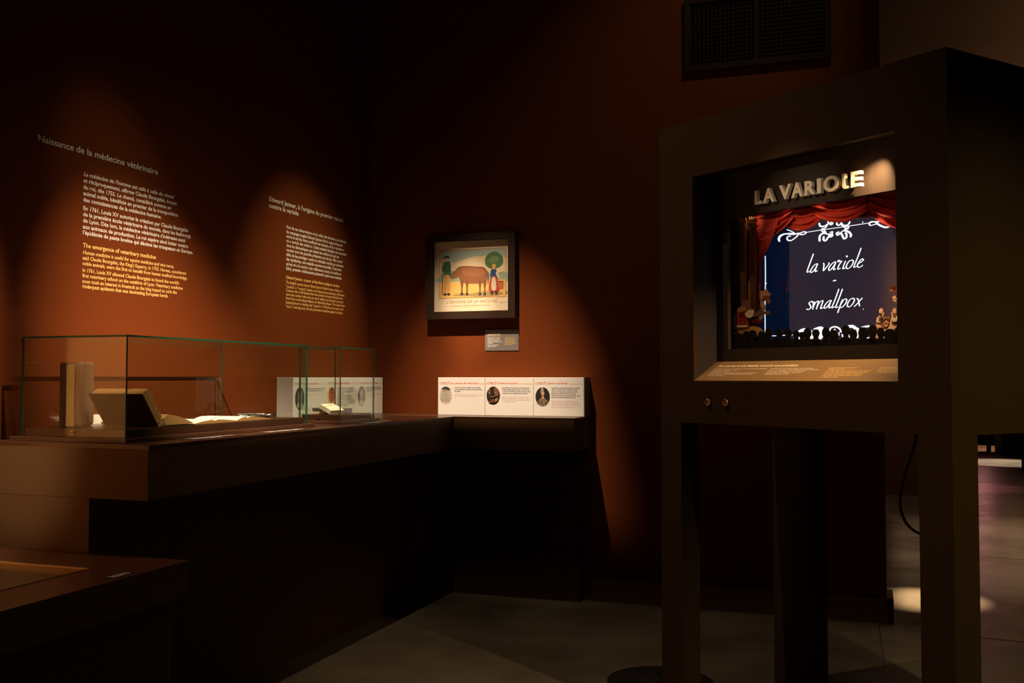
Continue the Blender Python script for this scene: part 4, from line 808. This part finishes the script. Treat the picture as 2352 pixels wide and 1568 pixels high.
cf = lambda x, y: (1940+x/8.714, 640+y/8.714)
def finger_hand(cx, cy, sgn, h=150, m=M['skin']):
    out = []
    out.append(('palm', [(cx-28, cy), (cx+28, cy-5), (cx+34, cy+60), (cx+26, cy+110), (cx-26, cy+110), (cx-34, cy+60)], m))
    for k, (dx, l) in enumerate(((-26, 60), (-10, 85), (8, 88), (25, 68))): out.append(('finger', [(cx+dx-7, cy+12), (cx+dx*1.1-6, cy-l*.6), (cx+dx*1.2, cy-l), (cx+dx*1.2+8, cy-l*.6), (cx+dx+8, cy+12)], m))
    out.append(('thumb', [(cx+sgn*24, cy+70), (cx+sgn*50, cy+20), (cx+sgn*62, cy-5), (cx+sgn*58, cy+40), (cx+sgn*30, cy+100)], m)); return out
cut('shouting_figure_cutout', [('t', [(630, 860), (645, 780), (700, 740), (750, 760), (745, 880), (900, 880), (935, 760), (1040, 745), (1060, 850), (1040, 960), (1000, 1010), (1050, 1110), (1000, 1180), (780, 1190), (620, 1180), (660, 1010), (630, 940)], M['skin']),
    ('sleeve', [(650, 780), (700, 740), (748, 765), (742, 870), (690, 880), (640, 860)], M['sleeve']), ('sleeve', [(935, 770), (980, 740), (1040, 755), (1042, 850), (960, 850)], M['sleeve'])]+finger_hand(725, 670, 1)+finger_hand(992, 670, -1)
    + [('collar', [(740, 900), (780, 870), (880, 870), (890, 940), (820, 1010), (760, 970)], M['colg']), ('face', [(775, 800), (800, 770), (860, 770), (885, 810), (880, 900), (850, 960), (800, 960), (778, 900)], M['skin']), ('hair', [(770, 830), (770, 770), (800, 745), (830, 765), (885, 745), (892, 820), (860, 800), (820, 795), (795, 815)], M['colg']),
       ('eye', [(798, 830), (815, 826), (815, 836), (800, 838)], M['skind']), ('eye', [(845, 826), (862, 830), (860, 838), (846, 836)], M['skind']), ('nose', [(825, 830), (836, 830), (842, 870), (820, 870)], M['rock']), ('mouth', [(800, 885), (830, 878), (860, 885), (850, 915), (810, 915)], M['vest'])], cf, .195, 'shouting man cut-out with both hands raised', booth)
cut('hand_cutout', [('t', [(885, 190), (930, 140), (980, 150), (1060, 190), (1060, 260), (990, 275), (930, 235)], M['orange']), ('finger', [(895, 230), (950, 222), (950, 240), (900, 243)], M['skin']), ('finger', [(950, 160), (972, 120), (985, 130), (975, 170)], M['orange'])], cf, .200, 'small orange hand cut-out at right edge of the stage', booth)
cut('hand_cutout', [('t', [(980, 420), (1010, 400), (1060, 420), (1060, 490), (1020, 460)], M['skin']), ('finger', [(955, 380), (965, 350), (1010, 400), (1000, 420)], M['skin']), ('finger', [(985, 345), (1000, 340), (1035, 400), (1020, 410)], M['skin']), ('finger', [(958, 430), (975, 420), (1020, 445), (1010, 458)], M['skin'])], cf, .200, 'pale open hand cut-out at right edge of the stage', booth)
# audience silhouettes
ca_ = lambda x, y: (1660+x/8.711, 640+y/8.711)
heads = [(1667, 775, 8, 12), (1681, 775, 9, 12), (1695, 776, 10, 11), (1714, 771, 8, 11), (1728, 770, 9, 12), (1749, 772, 8.5, 11.5), (1765, 765, 8, 13), (1789, 765, 8.5, 10), (1810, 765, 8, 10.5), (1828, 768, 7, 9), (1841, 770, 6.5, 8), (1854, 765, 8.5, 12), (1873, 766, 8, 10), (1896, 765, 8.5, 13), (1914, 772, 10.5, 14), (1942, 760, 9, 13), (1959, 769, 8.5, 12), (1982, 766, 11, 15), (2003, 762, 9.5, 16), (2022, 765, 8, 13), (2043, 770, 13, 15), (2063, 766, 8, 16)]
b = B(); ta = .128
b.prism([bp(u, v, ta) for u, v in ((1650, 830), (2080, 830), (2080, 776), (1900, 780), (1650, 790))], TD.normalized()*.004)
for k, (u, v, rx, ry) in enumerate(heads):
    dz = (1-(u-1660)/400)*6
    sh = [(u-rx*1.5, v+30), (u-rx*1.45, v+ry+6), (u-rx*.62, v+ry+1), (u-rx*.62, v+ry*.7), (u-rx*.95, v+ry*.2), (u-rx*.95, v-ry*.4), (u-rx*.5, v-ry*.92), (u, v-ry), (u+rx*.55, v-ry*.9), (u+rx*.95, v-ry*.35), (u+rx*.9, v+ry*.25), (u+rx*.6, v+ry*.7), (u+rx*.62, v+ry+1), (u+rx*1.45, v+ry+6), (u+rx*1.5, v+30)]
    b.prism([bp(*q, ta-.0003*(k % 3)) for q in smooth_closed(sh, 2)], TD.normalized()*.004)
tag(b.build('audience_cutout', M['aud'], booth), 'row of dark audience head silhouettes below the screen')
# lamps inside the booth (small puck at the recess's upper right; strip behind the proscenium)
def lamp(name, s, tt, z, r):
    b = B(); n = 16; b.prism([L(s+r*math.cos(2*PI*k/n), tt+r*math.sin(2*PI*k/n), z) for k in range(n)], (0, 0, .008)); return b.build(name, M['dark'], booth)
lamp('puck_lamp', so1-.075, .056, zo1+.010, .016)
pk = L(so1-.075, .056, zo1+.004)
spot('booth_puck_light', pk, L(so0+.42, TR-.02, 1.28), 42, 74, 1.0, (1, .64, .32), .004)
for k in range(3): spot('booth_stage_light', L(so0+.12+.13*k, .150, zi1+.03), L(so0+.10+.13*k, .172, 1.45), .16, 110, 1.0, (1, .70, .40), .01)
spot('booth_stage_right', L(so0+.55, .125, zi1+.04), L(so1-.04, .19, 1.27), 2, 45, .8, (1, .76, .5), .006)
# cable behind the booth
cp_ = lambda u, v: bp(u, v, .30)
b = B(); P = smooth_open([(2106, 990), (2098, 1030), (2081, 1080), (2069, 1125), (2068, 1165), (2078, 1195), (2095, 1215), (2118, 1229), (2160, 1262), (2200, 1330)], 6); b.tube([cp_(u, v) for u, v in P], .0045, 8)
tag(b.build('hanging_cable', M['cable']), 'black cable looping down below the booth, behind its right leg', 'cable')
# round dark disc on the floor
x, y = c2r(.56, 3.80)
t = thing('floor_disc', 'round dark speckled disc on the floor behind booth leg', 'mat', (x, y, 0))
b = B(); b.prism([(x+.2*math.cos(2*PI*k/48), y+.2*math.sin(2*PI*k/48), 0) for k in range(48)], (0, 0, .004)); b.build('disc', M['cable'], t)
b = B()
for k in range(46):
    a = random.random()*2*PI; r = .17*math.sqrt(random.random()); qx, qy = x+r*math.cos(a), y+r*math.sin(a)
    b.poly([(qx+.004*math.cos(2*PI*j/8), qy+.004*math.sin(2*PI*j/8), .0046) for j in range(8)])
tag(b.build('speckle', M['vellum'], t, fix=False), kind='stuff')
# ------------------------------------------------------------------ added spotlight fixtures, unseen, with plates that cut the beams
for (lp, ep, ed, side, tg, where) in CUTS:
    lp = Vector(lp); ep = Vector(ep); ed = Vector(ed).normalized(); side = Vector(side); aim = (Vector(tg)-lp).normalized()
    t = thing('added_spotlight', 'added unseen spotlight with beam-cutting plate '+where, 'spotlight', (lp.x, lp.y, ZC))
    b = B(); b.tube([lp-aim*.03, lp-aim*.05, lp-aim*.20, lp-aim*.22], [.035, .05, .05, .03], 16); b.build('housing', M['cable'], t)
    b = B(); q = lp-aim*.12; b.tube([q, Vector((q.x, q.y, ZC-.004))], .012, 8); b.box((q.x-.02, q.y-.10, ZC-.03), (q.x+.02, q.y+.10, ZC-.002)); b.build('bracket', M['cable'], t)
    k = .35/(ep-lp).length; e0 = lp+(ep-lp)*k; dn = ed.cross((ep-lp).normalized()); dn = dn if dn.dot(side) > 0 else -dn
    b = B(); b.prism([e0-ed*.22, e0+ed*.22, e0+ed*.22+dn*.25, e0-ed*.22+dn*.25], (ep-lp).normalized()*.002); b.build('beam_cut_plate', M['cable'], t)
    b = B(); h = e0+dn*.12; b.tube([h+ed*.0, lp-aim*.06+dn*.05], .004, 6); b.build('arm', M['cable'], t)
# ------------------------------------------------------------------ things in the far room
p = on_z(2300, 1046, 0); q = on_z(2352, 1048, 0)
t = thing('exhibition_cabinet', 'tall black exhibition cabinet far behind the booth, at right edge', 'cabinet', ((p.x+q.x)/2+.6, p.y+.4, 0))
b = B(); b.box((p.x, p.y, 0), (p.x+2.2, p.y+.8, 2.2)); b.build('body', M['ventd'], t, bevel=.01)
def lightbox(label, u0, u1, Y, z0, z1, col, s):
    xa_, xb_ = on_y(u0, 900, Y).x, on_y(u1, 900, Y).x
    t = thing('lightbox', label, 'screen', ((xa_+xb_)/2, Y, 0))
    b = B(); b.box((xa_-.05, Y, z0-.05), (xb_+.05, Y+.12, z1+.06)); b.box((xb_-.02, Y+.03, 0), (xb_+.04, Y+.09, z0-.05)); b.build('housing', M['ceil'], t)
    b = B(); b.box((xa_, Y-.006, z0), (xb_, Y-.0005, z1)); b.build('screen', mat('lit_screen', (.1, .1, .1), .4, emit=col, estr=s), t)
lightbox('pink lit screen far beyond the booth legs', 2222, 2268, 17.0, .75, 1.9, (1, .36, .34), 1.9)
lightbox('amber lit screen far beyond the booth legs', 2306, 2350, 13.6, .9, 2.2, (1, .5, .2), .55)
